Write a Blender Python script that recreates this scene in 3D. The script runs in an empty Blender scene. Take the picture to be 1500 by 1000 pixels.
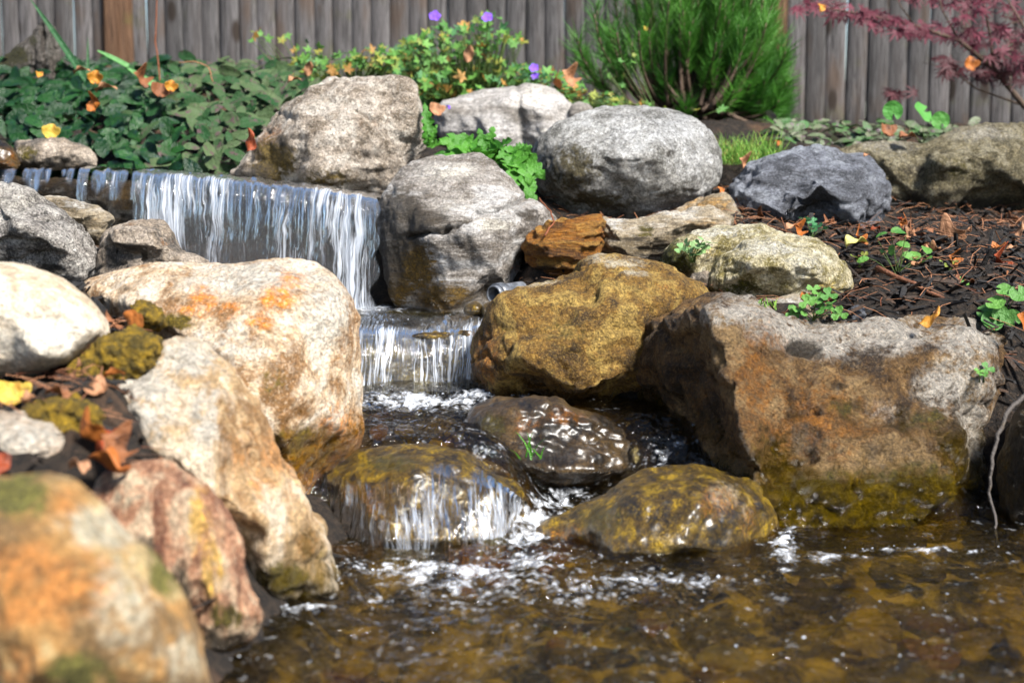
import bpy, bmesh, math, random
import numpy as np
from math import radians, sin, cos, pi
from mathutils import Vector, Matrix, Euler
from mathutils.geometry import delaunay_2d_cdt

random.seed(7); RNG = np.random.default_rng(7)
S = bpy.context.scene
COL = S.collection

# ------------------------------------------------------------------ camera, sky, sun, exposure
CAM_H, PITCH, FPX = 0.60, radians(7.0), 2083.0
cd = bpy.data.cameras.new('camera'); cam = bpy.data.objects.new('camera', cd); COL.objects.link(cam)
cam.location = (0, 0, CAM_H); cam.rotation_euler = (pi/2 - PITCH, 0, 0)
cd.sensor_width = 36; cd.lens = 36*FPX/1500.0; cd.clip_start = 0.05; cd.clip_end = 300
cd.dof.use_dof = True; cd.dof.focus_distance = 2.85; cd.dof.aperture_fstop = 3.6
S.camera = cam
SUN_DIR = Vector((0.44, -0.54, 0.72)).normalized()
W = bpy.data.worlds.new('World'); S.world = W; W.use_nodes = True
_n = W.node_tree.nodes; _sky = _n.new('ShaderNodeTexSky'); _sky.sky_type = 'NISHITA'; _sky.sun_disc = False
_sky.sun_elevation = math.asin(SUN_DIR.z); _sky.sun_rotation = math.atan2(SUN_DIR.x, SUN_DIR.y)
W.node_tree.links.new(_sky.outputs[0], _n['Background'].inputs[0]); _n['Background'].inputs[1].default_value = 0.062; _sky.dust_density = 0.7
sl = bpy.data.lights.new('sun', 'SUN'); sl.energy = 4.6; sl.angle = radians(13); sl.color = (1.0, 0.955, 0.89)
so = bpy.data.objects.new('sun', sl); COL.objects.link(so); so.rotation_euler = SUN_DIR.to_track_quat('Z', 'Y').to_euler()
so.location = (2, -2, 5)
S.view_settings.view_transform = 'Standard'; S.view_settings.look = 'None'
S.view_settings.exposure = 1.55; S.view_settings.gamma = 1
S.render.engine = 'CYCLES'; S.cycles.use_denoising = True
S.cycles.max_bounces = 8; S.cycles.transparent_max_bounces = 16; S.cycles.caustics_refractive = False

# ------------------------------------------------------------------ helpers
CP, SP = cos(PITCH), sin(PITCH)
def at(px, py, d):
    """world points on the plane y = d seen at the photograph's pixels (arrays welcome)"""
    px = np.asarray(px, float); py = np.asarray(py, float)
    a = (px-750)/FPX; b = (500-py)/FPX
    k = d/(CP + b*SP)
    return np.stack([a*k, np.broadcast_to(d, k.shape)*1.0, CAM_H + (b*CP - SP)*k], -1)
def at1(px, py, d): return Vector(at(px, py, d))
def proj(P):
    x, y, z = P[:, 0], P[:, 1], P[:, 2]-CAM_H
    f = y*CP - z*SP; u = y*SP + z*CP
    return 750 + FPX*x/f, 500 - FPX*u/f

_perm = np.random.default_rng(3).permutation(256); _perm = np.concatenate([_perm, _perm, _perm])
_grad = np.array([[1,1,0],[-1,1,0],[1,-1,0],[-1,-1,0],[1,0,1],[-1,0,1],[1,0,-1],[-1,0,-1],[0,1,1],[0,-1,1],[0,1,-1],[0,-1,-1]], float)
def perlin(P):
    P = np.asarray(P, float); i = np.floor(P).astype(int); f = P - i; i &= 255
    u = f*f*f*(f*(f*6-15)+10); out = 0
    for dx in (0, 1):
        for dy in (0, 1):
            for dz in (0, 1):
                h = _perm[_perm[_perm[i[:, 0]+dx]+i[:, 1]+dy]+i[:, 2]+dz] % 12
                g = (_grad[h]*(f-np.array([dx, dy, dz]))).sum(1)
                w = (u[:, 0] if dx else 1-u[:, 0])*(u[:, 1] if dy else 1-u[:, 1])*(u[:, 2] if dz else 1-u[:, 2])
                out = out + w*g
    return out
def fbm(P, octv=4, gain=.5):
    s = 0; a = 1
    for _ in range(octv):
        s = s + a*perlin(P); P = P*2.03 + 17.3; a *= gain
    return s

def mesh_np(name, V, Fc, mat=None, smooth=True, attrs=None):
    me = bpy.data.meshes.new(name)
    me.from_pydata(np.asarray(V).tolist(), [], [list(f) for f in Fc])
    if smooth: me.polygons.foreach_set('use_smooth', [True]*len(me.polygons))
    if mat: me.materials.append(mat)
    for k, (ty, arr) in (attrs or {}).items():
        a = me.attributes.new(k, ty, 'POINT'); arr = np.asarray(arr, np.float32)
        a.data.foreach_set({'FLOAT': 'value', 'FLOAT_VECTOR': 'vector', 'FLOAT_COLOR': 'color'}[ty], arr.ravel())
    me.update(); return me
def link(name, me, parent=None, loc=None):
    o = bpy.data.objects.new(name, me); COL.objects.link(o)
    if parent: o.parent = parent
    if loc is not None: o.location = loc
    return o
def tag(o, label=None, cat=None, group=None, kind=None):
    for k, v in (('label', label), ('category', cat), ('group', group), ('kind', kind)):
        if v: o[k] = v
    return o
def thing(name, label, cat, loc, group=None):
    return tag(link(name, None, None, loc), label, cat, group)
def grid_faces(nu, nv):
    i, j = np.meshgrid(np.arange(nu-1), np.arange(nv-1), indexing='ij'); a = (i*nv+j).ravel()
    return np.stack([a, a+nv, a+nv+1, a+1], 1)

# ------------------------------------------------------------------ node helpers
class NT:
    def __init__(s, name):
        s.mat = bpy.data.materials.new(name); s.mat.use_nodes = True; s.t = s.mat.node_tree; s.t.nodes.clear()
    def put(s, sock, v):
        if isinstance(v, bpy.types.NodeSocket): s.t.links.new(v, sock)
        elif v is not None:
            if hasattr(sock.default_value, '__len__') and hasattr(v, '__len__') and len(v) == 3 and len(sock.default_value) == 4: v = (*v, 1)
            sock.default_value = v
    def add(s, ty, ins=None, **kw):
        n = s.t.nodes.new('ShaderNode'+ty)
        for k, v in kw.items(): setattr(n, k, v)
        for k, v in (ins or {}).items(): s.put(n.inputs[k], v)
        return n
    def m(s, op, a, b=None, c=None):
        n = s.add('Math', operation=op)
        for i, v in enumerate((a, b, c)):
            if v is not None: s.put(n.inputs[i], v)
        return n.outputs[0]
    def mix(s, f, a, b, blend='MIX'):
        n = s.add('Mix', data_type='RGBA', blend_type=blend); s.put(n.inputs[0], f); s.put(n.inputs[6], a); s.put(n.inputs[7], b)
        return n.outputs[2]
    def mapr(s, v, a, b, c=0., d=1., kind='SMOOTHSTEP'):
        n = s.add('MapRange', interpolation_type=kind)
        for i, x in enumerate((v, a, b, c, d)): s.put(n.inputs[i], x)
        return n.outputs[0]
    def noise(s, vec, sc, det=5., ro=.55, dist=0.):
        return s.add('TexNoise', {'Vector': vec, 'Scale': sc, 'Detail': det, 'Roughness': ro, 'Distortion': dist}).outputs[0]
    def vor(s, vec, sc, feature='F1', out=0):
        return s.add('TexVoronoi', {'Vector': vec, 'Scale': sc}, feature=feature).outputs[out]
    def co(s, which='Object'): return s.add('TexCoord').outputs[which]
    def vscale(s, vec, v):
        return s.add('VectorMath', {0: vec, 1: v}, operation='MULTIPLY').outputs[0]
    def attr(s, name, out='Fac'): return s.add('Attribute', attribute_name=name).outputs[out]
    def bump(s, h, strength=1., dist=1., normal=None):
        n = s.add('Bump', {'Height': h, 'Strength': strength, 'Distance': dist})
        if normal: s.put(n.inputs['Normal'], normal)
        return n.outputs[0]
    def bsdf(s, col, rough=.7, normal=None, spec=.5, **kw):
        n = s.add('BsdfPrincipled'); s.put(n.inputs['Base Color'], col); s.put(n.inputs['Roughness'], rough)
        s.put(n.inputs['Specular IOR Level'], spec)
        if normal: s.put(n.inputs['Normal'], normal)
        for k, v in kw.items(): s.put(n.inputs[k], v)
        return n.outputs[0]
    def out(s, sh, disp=None):
        o = s.add('OutputMaterial'); s.put(o.inputs[0], sh); return s.mat

def rock_mat(name, dark, mid, light, sc=8., spk=.5, spkc=(.05, .045, .04), rust=(.33, .13, .03), moss=(.085, .07, .012),
             pale=(.62, .58, .5), wl=None, wetc=(.10, .06, .015), rough=.8, bump=1., strata=None, veins=0., lo=.4, hi=.6, wr=.1, grain=.55, sat=1.35, coat=0.):
    def sa(c): l = .3*c[0]+.55*c[1]+.15*c[2]; return tuple(min(.9, max(.002, l+(x-l)*sat)) for x in c)
    dark, mid, light, rust, moss, wetc = map(sa, (dark, mid, light, rust, moss, wetc))
    g = NT(name); co = g.co(); pos = g.add('NewGeometry').outputs['Position']
    if strata is not None: co2 = g.vscale(co, strata)
    else: co2 = co
    n1 = g.noise(co2, sc, 8, .62, .5); n2 = g.noise(co2, sc*5, 6, .65, .3); n3 = g.noise(co, 230, 3, .6); n4 = g.noise(co, 95, 4, .65)
    n5 = g.noise(co2, sc*2.6, 7, .7, .8)
    c = g.mix(g.mapr(n1, lo, .5), dark, mid); c = g.mix(g.mapr(n1, .5, hi), c, light)
    c = g.mix(g.m('MULTIPLY', g.mapr(n2, .5, .68), .6), c, dark)
    c = g.mix(g.m('MULTIPLY', g.mapr(n5, .52, .7), .55), c, light)
    vc = g.add('TexVoronoi', {'Vector': co, 'Scale': 210.}).outputs['Color']; gv = g.add('SeparateColor', {0: vc}).outputs[0]; gs = g.m('MULTIPLY_ADD', gv, grain, 1-grain*.45); gn = g.m('MULTIPLY', gs, g.m('MULTIPLY_ADD', g.noise(co, 60, 5, .7), grain*2.4, 1-grain*1.2))
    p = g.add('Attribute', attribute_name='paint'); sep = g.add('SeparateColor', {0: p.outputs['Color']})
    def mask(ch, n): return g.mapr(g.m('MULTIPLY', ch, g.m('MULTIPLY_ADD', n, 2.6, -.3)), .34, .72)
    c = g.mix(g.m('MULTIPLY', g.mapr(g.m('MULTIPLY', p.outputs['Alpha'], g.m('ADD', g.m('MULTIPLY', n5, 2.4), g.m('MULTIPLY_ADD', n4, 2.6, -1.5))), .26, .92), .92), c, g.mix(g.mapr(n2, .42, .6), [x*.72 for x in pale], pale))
    rm = g.mapr(g.m('MULTIPLY', sep.outputs[0], g.m('ADD', g.m('MULTIPLY', n5, 2.), g.m('MULTIPLY_ADD', n2, 2.2, -1.15))), .3, .95)
    c = g.mix(g.m('MULTIPLY', rm, .85), c, g.mix(g.mapr(n2, .4, .62), [x*.75 for x in rust], [min(1, x*1.5) for x in rust]))
    c = g.mix(g.mapr(n3, .53, .63, 0, spk), c, spkc)
    c = g.mix(g.mapr(n4, .56, .66, 0, spk*.9), c, spkc)
    c = g.mix(g.mapr(n3, .46, .37, 0, spk*.7), c, [min(.85, x*1.25) for x in light])
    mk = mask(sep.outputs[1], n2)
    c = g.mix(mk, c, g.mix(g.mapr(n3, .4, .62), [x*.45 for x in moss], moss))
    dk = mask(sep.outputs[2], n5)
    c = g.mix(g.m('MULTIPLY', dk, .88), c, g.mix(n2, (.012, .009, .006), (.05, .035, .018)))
    c = g.mix(1., c, g.add('CombineColor', {0: gn, 1: gn, 2: gn}).outputs[0], 'MULTIPLY')
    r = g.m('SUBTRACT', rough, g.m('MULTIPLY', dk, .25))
    if wl is not None:
        z = g.add('SeparateXYZ', {0: pos}).outputs[2]
        w = g.mapr(g.m('ADD', z, g.m('ADD', g.m('MULTIPLY_ADD', n1, .36, -.18), g.m('MULTIPLY_ADD', n2, .2, -.1))), wl+.08, wl-.05)
        wc = g.mix(g.mapr(n2, .38, .66), [x*.3 for x in wetc], wetc)
        wc = g.mix(g.mapr(n5, .55, .68, 0, .7), wc, [min(1, x*2.2) for x in wetc])
        c = g.mix(g.m('MULTIPLY', w, .92), c, wc)
        r = g.m('SUBTRACT', r, g.m('MULTIPLY', w, rough-wr))
    h = g.m('MULTIPLY', g.noise(co2, 26, 8, .75, .2), .034)
    h = g.m('ADD', h, g.m('MULTIPLY', g.noise(co, 120, 6, .7), .009))
    h = g.m('ADD', h, g.m('MULTIPLY', g.vor(co, 150), .0025))
    if veins: h = g.m('ADD', h, g.m('MULTIPLY', g.mapr(g.m('ABSOLUTE', g.m('SUBTRACT', n5, .5)), 0, .03), veins))
    nb = g.bump(h, bump); kw = {'Coat Weight': coat*.8, 'Coat Roughness': .36, 'Coat Normal': g.bump(g.m('ADD', g.m('MULTIPLY', g.noise(co, 17, 2, .5), .026), g.m('MULTIPLY', g.noise(co, 60, 2, .5), .0015)), .8)} if coat else {}
    return g.out(g.bsdf(c, r, nb, .4, **kw))

# ------------------------------------------------------------------ rocks
def smooth_poly(pts, step):
    P = np.array(pts, float); n = len(P); out = []
    for i in range(n):
        p0, p1, p2, p3 = P[i-1], P[i], P[(i+1) % n], P[(i+2) % n]
        k = max(1, int(np.linalg.norm(p2[:2]-p1[:2])/step))
        for t in np.arange(k)/k:
            out.append(.5*((2*p1)+(p2-p0)*t+(2*p0-5*p1+4*p2-p3)*t*t+(3*p1-p0-3*p2+p3)*t**3)*.55 + .45*(p1*(1-t)+p2*t))
    return np.array(out)
def poly_dist(Q, P):
    """inside mask and distance of points Q to the closed polygon P"""
    d = np.full(len(Q), 1e9); ins = np.zeros(len(Q), bool)
    for a, b in zip(P, np.roll(P, -1, 0)):
        ab = b-a; L = (ab**2).sum()+1e-12
        t = np.clip(((Q-a)@ab)/L, 0, 1); d = np.minimum(d, np.linalg.norm(Q-a-t[:, None]*ab, axis=1))
        c = ((a[1] > Q[:, 1]) != (b[1] > Q[:, 1])); xi = a[0]+(Q[:, 1]-a[1])/(b[1]-a[1]+1e-12)*ab[0]
        ins ^= c & (Q[:, 0] < xi)
    return ins, d
def tri_interp(C, vals, Q):
    vs, es, fs, *_ = delaunay_2d_cdt([Vector(c) for c in C], [], [], 0, 1e-6)
    vs = np.array([tuple(v) for v in vs])
    idx = [int(np.argmin(((C-v)**2).sum(1))) for v in vs]; vv = vals[idx]
    w = 1/(((Q[:, None]-C[None])**2).sum(2)+25)**1.5; out = (w*vals).sum(1)/w.sum(1)
    for f in fs:
        a, b, c = vs[f[0]], vs[f[1]], vs[f[2]]
        D = (b[1]-c[1])*(a[0]-c[0])+(c[0]-b[0])*(a[1]-c[1])
        if abs(D) < 1e-9: continue
        l1 = ((b[1]-c[1])*(Q[:, 0]-c[0])+(c[0]-b[0])*(Q[:, 1]-c[1]))/D
        l2 = ((c[1]-a[1])*(Q[:, 0]-c[0])+(a[0]-c[0])*(Q[:, 1]-c[1]))/D; l3 = 1-l1-l2
        k = (l1 >= -1e-6) & (l2 >= -1e-6) & (l3 >= -1e-6)
        out[k] = l1[k]*vv[f[0]]+l2[k]*vv[f[1]]+l3[k]*vv[f[2]]
    return out
FRONT = {}
def rock(name, label, cat, d, outline, ctrl, mat, rim=.05, edge=30, back=.2, vox=None, smooth=3, disp=((9, .012), (30, .004)),
         blobs=(), key=None, strata=None, group=None, grooves=(), chips=0., parent=None):
    out3 = [(o[0], o[1], o[2] if len(o) > 2 else rim) for o in outline]
    P0 = np.array(out3, float); size = max(np.ptp(P0[:, 0]), np.ptp(P0[:, 1])); step = max(2.5, size/75)
    PO = smooth_poly(out3, step); P = PO[:, :2]
    C = np.concatenate([P0[:, :2], np.array([c[:2] for c in ctrl], float).reshape(-1, 2)]); vals = np.concatenate([P0[:, 2], np.array([c[2] for c in ctrl], float)])
    def front(Q):
        ins, dist = poly_dist(Q, P); dist = np.where(ins, dist, 0)
        L = tri_interp(C, vals, Q); t = np.clip(dist/edge, 0, 1); return L*np.sqrt(1-(1-t)**2), dist
    FRONT[key or name] = (d, front)
    x0, y0 = P.min(0); x1, y1 = P.max(0); gx, gy = np.meshgrid(np.arange(x0, x1, step), np.arange(y0, y1, step*.87))
    gx = gx + (np.arange(gx.shape[0]) % 2)[:, None]*step*.5
    Q = np.stack([gx.ravel(), gy.ravel()], 1) + RNG.uniform(-.15, .15, (gx.size, 2))*step
    ins, dist = poly_dist(Q, P); Q = Q[ins & (dist > step*.45)]
    vs, es, fs, *_ = delaunay_2d_cdt([Vector(p) for p in np.concatenate([P, Q])], [(i, (i+1) % len(P)) for i in range(len(P))], [], 1, 1e-5)
    V2 = np.array([tuple(v) for v in vs]); F, dist = front(V2)
    nb = len(P); rimv = dist < step*.2
    rr = max(dist.max(), 1); B = back*np.sqrt(np.clip(1-(1-np.clip(dist/(rr*.85), 0, 1))**2, 0, 1))
    Vf = at(V2[:, 0], V2[:, 1], d-np.where(rimv, 0, F)); Vb = at(V2[:, 0], V2[:, 1], d+B)
    mapb = np.arange(len(V2))+len(V2); mapb[rimv] = np.where(rimv)[0]
    faces = [tuple(f) for f in fs] + [tuple(int(mapb[i]) for i in reversed(f)) for f in fs]
    V = np.concatenate([Vf, Vb]); me = mesh_np('tmp', V, faces)
    ob = bpy.data.objects.new('tmp', me); COL.objects.link(ob)
    md = ob.modifiers.new('r', 'REMESH'); md.mode = 'VOXEL'
    ws = size*d/FPX; md.voxel_size = vox or min(max(ws/95, .0028), .011); md.use_smooth_shade = True
    dg = bpy.context.evaluated_depsgraph_get(); m2 = bpy.data.meshes.new_from_object(ob.evaluated_get(dg))
    bpy.data.objects.remove(ob); bpy.data.meshes.remove(me)
    n = len(m2.vertices); V = np.empty(n*3, np.float32); m2.vertices.foreach_get('co', V); V = V.reshape(-1, 3).astype(float)
    E = np.empty(len(m2.edges)*2, np.int32); m2.edges.foreach_get('vertices', E); E = E.reshape(-1, 2)
    deg = np.bincount(E.ravel(), minlength=n)[:, None]
    for _ in range(smooth):
        A = np.stack([np.bincount(E[:, 0], V[E[:, 1], k], n)+np.bincount(E[:, 1], V[E[:, 0], k], n) for k in range(3)], 1)/np.maximum(deg, 1)
        V = V + .6*(A-V)
    m2.vertices.foreach_set('co', V.astype(np.float32).ravel()); m2.update()
    N = np.empty(n*3, np.float32); m2.vertices.foreach_get('normal', N); N = N.reshape(-1, 3).astype(float)
    seed = np.array([sum(map(ord, label)) % 97, len(label)*1.7, d*31.7]); D = np.zeros(n)
    for f, a in disp: D += a*fbm(V*f+seed, 4)
    if chips:
        q = fbm(V*np.array([7, 9, 13])+seed*1.3, 3, .5); D -= chips*1.1*(1-np.clip(np.abs(q)*2.6, 0, 1))**3; D += chips*.7*np.tanh(6*perlin(V*np.array([8, 8, 11])+seed))
    if strata:
        ax, fr, am = strata; ax = np.array(ax, float); q = V@ax*fr + 1.2*fbm(V*6+seed, 3)
        D += am*(np.abs((q % 1)-.5)*2-.5) + am*.6*perlin(np.stack([q*2.3, V[:, 0]*3, V[:, 1]*3], 1))
    px, py = proj(V)
    for pts, w, dep in grooves:
        pp = np.array(pts, float); dd = np.full(n, 1e9); Qv = np.stack([px, py], 1)
        jit = 3*perlin(V*60)
        for a, b in zip(pp[:-1], pp[1:]):
            ab = b-a; t = np.clip(((Qv-a)@ab)/((ab**2).sum()), 0, 1); dd = np.minimum(dd, np.linalg.norm(Qv-a-t[:, None]*ab, axis=1))
        D -= dep*np.exp(-((dd+jit)/w)**2)
    V = V + N*D[:, None]
    paint = np.zeros((n, 4), np.float32)
    for ch, bx, by, rx, *rest in blobs:
        ry = rest[0] if rest else rx; am = rest[1] if len(rest) > 1 else 1.
        k = 'rmdp'.index(ch); paint[:, k] = np.maximum(paint[:, k], am*np.exp(-(((px-bx)/rx)**2+((py-by)/ry)**2)))
    org = np.array([V[:, 0].mean(), V[:, 1].mean(), V[:, 2].min()])
    m2.vertices.foreach_set('co', (V-org).astype(np.float32).ravel()); m2.name = name
    at_ = m2.attributes.new('paint', 'FLOAT_COLOR', 'POINT'); at_.data.foreach_set('color', paint.ravel())
    m2.materials.clear(); m2.materials.append(mat); m2.update()
    o = link(name, m2, parent, org); return tag(o, label, cat, group, None if parent else 'thing')

# ------------------------------------------------------------------ ground (one sheet to the horizon)
GP = [(60,770,1.55),(150,560,1.86),(120,640,1.72),(0,612,1.95),(-100,700,1.7),(205,480,2.1),(160,420,2.45),(-150,430,2.5),(-250,600,1.8),(-500,300,3.2),
      (1100,445,2.85),(1250,452,2.8),(1450,475,2.72),(1520,430,2.9),(1300,385,3.1),(1200,335,3.4),(1450,330,3.5),(1340,335,3.5),(1700,420,3.0),(1900,500,2.7),
      (1150,215,4.1),(1300,205,4.4),(1500,200,4.5),(1160,195,5.6),(1500,195,5.5),(1900,195,5.2),(750,165,4.6),(900,165,5),(600,125,5),(750,130,5.9),
      (430,262,3.95),(300,200,4.1),(0,125,4.7),(430,135,4.6),(200,128,4.8),(0,120,6.2),(400,120,6.1),(-500,120,5),(-500,120,6.5),
      (640,215,3.85),(800,335,3.3),(1000,335,3.4),(1060,310,3.5),(690,250,3.6),(1000,420,2.95),(900,330,3.75),(840,322,3.7),(980,332,3.72),(1180,348,3.55),(1250,350,3.6),(1400,338,3.75),(1520,335,3.8),(920,412,3.3),(1000,405,3.3),(840,425,3.25),(1100,462,2.95),(1210,458,2.95),(740,245,4.2),(690,240,4.15),(800,235,4.2)]
_g = [tuple(at(*p)) for p in GP]
_g += [(x, y, -.09) for x in (-.25, .1, .5, .95, 1.4) for y in (.3, 1.0, 1.5, 2.0)] + [(.15, 2.3, -.07), (.5, 2.25, -.07), (-.12, 2.3, -.06)]
_g += [(-.15, 2.62, .04), (.15, 2.62, .04), (.3, 2.62, .06), (-.15, 2.8, .05), (.05, 2.85, .05)]
_g += [(-.3, 3.05, .17), (-.1, 3.05, .17), (-.3, 3.3, .17), (-.1, 3.3, .17), (-.1, 3.5, .3), (-.4, 3.5, .2), (-1, 3.5, .3)]
_g += [(-.6, 3.85, .5), (-1.1, 3.85, .5), (-1.6, 3.85, .5), (-.45, 2.4, .1), (.6, 2.6, .05), (1.0, 2.4, -.04), (.74, 2.36, -.06), (.74, 2.5, -.05), (.85, 2.45, -.05), (.8, 2.6, .0), (-.5, 1.3, .1), (-.9, 1.3, .25), (-.4, .9, .1), (-.42, 1.7, .05)]
_g = np.array(_g); _gx = _g[:, :2]
def _phi(r): return r
_K = _phi(np.linalg.norm(_gx[:, None]-_gx[None], axis=2)) - np.eye(len(_g))*.02
_A = np.block([[_K, np.ones((len(_g), 1))], [np.ones((1, len(_g))), np.zeros((1, 1))]])
_wt = np.linalg.solve(_A, np.concatenate([_g[:, 2], [0]]))
def ground_z(x, y):
    x = np.asarray(x, float); y = np.asarray(y, float); xc = np.clip(x, -2.2, 2.2); yc = np.clip(y, .2, 6.6)
    r = np.sqrt((xc.ravel()[:, None]-_gx[:, 0])**2 + (yc.ravel()[:, None]-_gx[:, 1])**2)
    return (r@_wt[:-1]+_wt[-1]).reshape(x.shape)
def soil_mat():
    g = NT('mulch soil'); co = g.co(); z = g.add('SeparateXYZ', {0: g.add('NewGeometry').outputs['Position']}).outputs[2]
    n1 = g.noise(co, 7, 6, .6); n2 = g.noise(co, 60, 7, .7); n3 = g.noise(co, 250, 4, .6)
    c = g.mix(g.mapr(n2, .4, .65), (.008, .006, .005), (.035, .024, .016))
    c = g.mix(g.mapr(n1, .52, .7, 0, .8), c, (.11, .06, .032))
    c = g.mix(g.mapr(n3, .6, .7, 0, .6), c, (.16, .1, .06))
    bed = g.mix(g.mapr(g.noise(co, 11, 5, .6, .8), .49, .60), (.010, .008, .003), (.52, .36, .03))
    c = g.mix(g.mapr(z, -.015, -.055), c, bed)
    h = g.m('ADD', g.m('MULTIPLY', n2, .03), g.m('MULTIPLY', n3, .006))
    return g.out(g.bsdf(c, .85, g.bump(h, .9), .3))
def build_ground():
    xs = np.concatenate([[-120, -50, -20, -8, -4, -3], np.linspace(-2.5, 2.5, 260), [3, 4, 8, 20, 50, 120]])
    ys = np.concatenate([[-120, -40, -10, -3, -1], np.linspace(0, 6.6, 330), [8, 12, 25, 60, 150]])
    X, Y = np.meshgrid(xs, ys, indexing='ij'); Z = ground_z(X, Y)
    P = np.stack([X.ravel(), Y.ravel(), Z.ravel()*0], 1)
    near = np.exp(-np.maximum(np.abs(X.ravel())-2.5, 0)); Z = Z.ravel() + (.03*fbm(P*5, 4) + .012*fbm(P*22, 3))*near
    me = mesh_np('ground', np.stack([X.ravel(), Y.ravel(), Z], 1), grid_faces(len(xs), len(ys)), soil_mat())
    tag(link('ground', me), kind='structure')
build_ground()

# ------------------------------------------------------------------ boulders
M = {}
M['white'] = rock_mat('pale granite', (.26,.2,.15), (.47,.4,.33), (.62,.56,.48), 11, .35, (.16,.12,.09), rust=(.42,.17,.05))
M['cream'] = rock_mat('cream granite', (.36,.3,.23), (.5,.44,.36), (.6,.54,.46), 9, .15, (.25,.2,.15), bump=.7)
M['bigleft'] = rock_mat('rust stained granite', (.26,.16,.09), (.53,.42,.31), (.7,.63,.54), 13, .4, (.16,.09,.05), rust=(.5,.2,.05), moss=(.16,.12,.015), wl=.15, wetc=(.26,.13,.02))
M['tan'] = rock_mat('tan ridge stone', (.24,.13,.05), (.5,.34,.18), (.66,.55,.41), 8, .2, (.24,.14,.07), rust=(.42,.2,.07), moss=(.11,.085,.01), wl=.05, wetc=(.13,.09,.015), strata=(1.6,1,.7), sat=1.05)
M['pink'] = rock_mat('pink banded stone', (.18,.085,.055), (.4,.235,.16), (.6,.48,.36), 12, .3, (.08,.04,.04), rust=(.5,.33,.13), moss=(.1,.08,.02), wl=.02, strata=(2.2,1,.6), pale=(.6,.5,.34))
M['orange'] = rock_mat('orange lichen stone', (.2,.12,.05), (.45,.24,.08), (.58,.44,.22), 9, .2, (.25,.15,.07), rust=(.42,.17,.045), moss=(.2,.18,.04), pale=(.66,.6,.45), sat=1.05)
M['speckle'] = rock_mat('speckled grey granite', (.11,.1,.09), (.3,.28,.26), (.5,.48,.45), 16, .7, (.04,.04,.04), bump=1.1)
M['greyflat'] = rock_mat('grey brown slab', (.09,.08,.07), (.25,.21,.17), (.4,.35,.3), 14, .5, rust=(.3,.14,.05))
M['round'] = rock_mat('mottled grey granite', (.16,.155,.14), (.4,.39,.37), (.62,.62,.61), 13, .55, (.06,.06,.05), moss=(.12,.1,.05), bump=1.3, pale=(.76,.76,.76), sat=1.1)
M['tanback'] = rock_mat('weathered tan granite', (.15,.115,.08), (.33,.275,.22), (.5,.45,.39), 15, .6, (.05,.04,.03), rust=(.28,.12,.04), moss=(.12,.08,.015), sat=1.0)
M['smooth'] = rock_mat('smooth grey stone', (.16,.148,.135), (.27,.258,.245), (.38,.368,.36), 7, .2, (.15,.13,.11), bump=.7, strata=(.6,1,2.5), rust=(.3,.22,.15))
M['crack'] = rock_mat('layered grey stone', (.12,.105,.09), (.28,.26,.24), (.46,.45,.44), 9, .4, (.06,.055,.05), moss=(.12,.075,.012), strata=(.6,1,2.6), wl=.26, wetc=(.10,.06,.012), bump=.9)
M['rusty'] = rock_mat('rust layered stone', (.1,.045,.015), (.28,.125,.035), (.4,.24,.1), 10, .2, strata=(.5,1,3.5), moss=(.07,.06,.015), bump=1.2)
M['ledge'] = rock_mat('tan grey ledge', (.15,.12,.08), (.33,.28,.21), (.5,.46,.4), 10, .3, rust=(.32,.2,.09), strata=(.5,1,3), pale=(.62,.6,.56))
M['mottled'] = rock_mat('lichen mottled stone', (.2,.17,.08), (.48,.43,.3), (.66,.62,.5), 20, .5, (.08,.07,.035), rust=(.42,.32,.12), moss=(.08,.08,.02), bump=1.2, pale=(.72,.69,.6))
M['gold'] = rock_mat('golden brown stone', (.07,.037,.009), (.22,.12,.027), (.4,.27,.085), 14, .5, (.03,.018,.006), rust=(.23,.09,.018), moss=(.11,.08,.012), wl=.15, wetc=(.08,.04,.007), bump=1.2, pale=(.68,.6,.45), sat=1.1)
M['bigright'] = rock_mat('brown veined boulder stone', (.045,.024,.01), (.18,.098,.035), (.36,.24,.12), 10, .4, (.02,.014,.009), rust=(.24,.1,.022), moss=(.12,.09,.01), wl=.09, wetc=(.15,.1,.014), bump=1.4, pale=(.85,.78,.68), rough=.6, sat=1.15)
M['slate'] = rock_mat('blue grey slate', (.1,.105,.12), (.21,.22,.25), (.36,.38,.42), 10, .4, (.05,.05,.06), strata=(.7,1,2.2), bump=1.3)
M['olive'] = rock_mat('olive grey granite', (.1,.085,.05), (.23,.2,.13), (.36,.33,.25), 22, .6, (.03,.025,.015), moss=(.1,.085,.02), bump=1.4, pale=(.5,.46,.38))
M['wet'] = rock_mat('wet amber stone', (.012,.007,.002), (.095,.056,.006), (.32,.21,.03), 30, .4, (.008,.005,.002), rust=(.26,.11,.012), moss=(.1,.078,.005), rough=.35, bump=1.2, pale=(.62,.5,.34), coat=1., sat=1.15, grain=.7, lo=.36, hi=.64)
M['wetdark'] = rock_mat('wet dark stone', (.012,.008,.004), (.045,.028,.012), (.12,.08,.04), 16, .3, (.008,.006,.003), rust=(.17,.075,.012), moss=(.07,.055,.005), rough=.3, bump=1.2, pale=(.2,.18,.17), coat=1.)
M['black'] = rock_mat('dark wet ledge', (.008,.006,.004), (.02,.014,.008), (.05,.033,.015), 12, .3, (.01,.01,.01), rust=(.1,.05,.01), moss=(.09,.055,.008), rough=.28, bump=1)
M['drift'] = rock_mat('weathered driftwood', (.1,.085,.07), (.24,.215,.19), (.42,.39,.36), 12, .2, moss=(.09,.085,.012), strata=(6,2,.8), bump=1.6)

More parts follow.
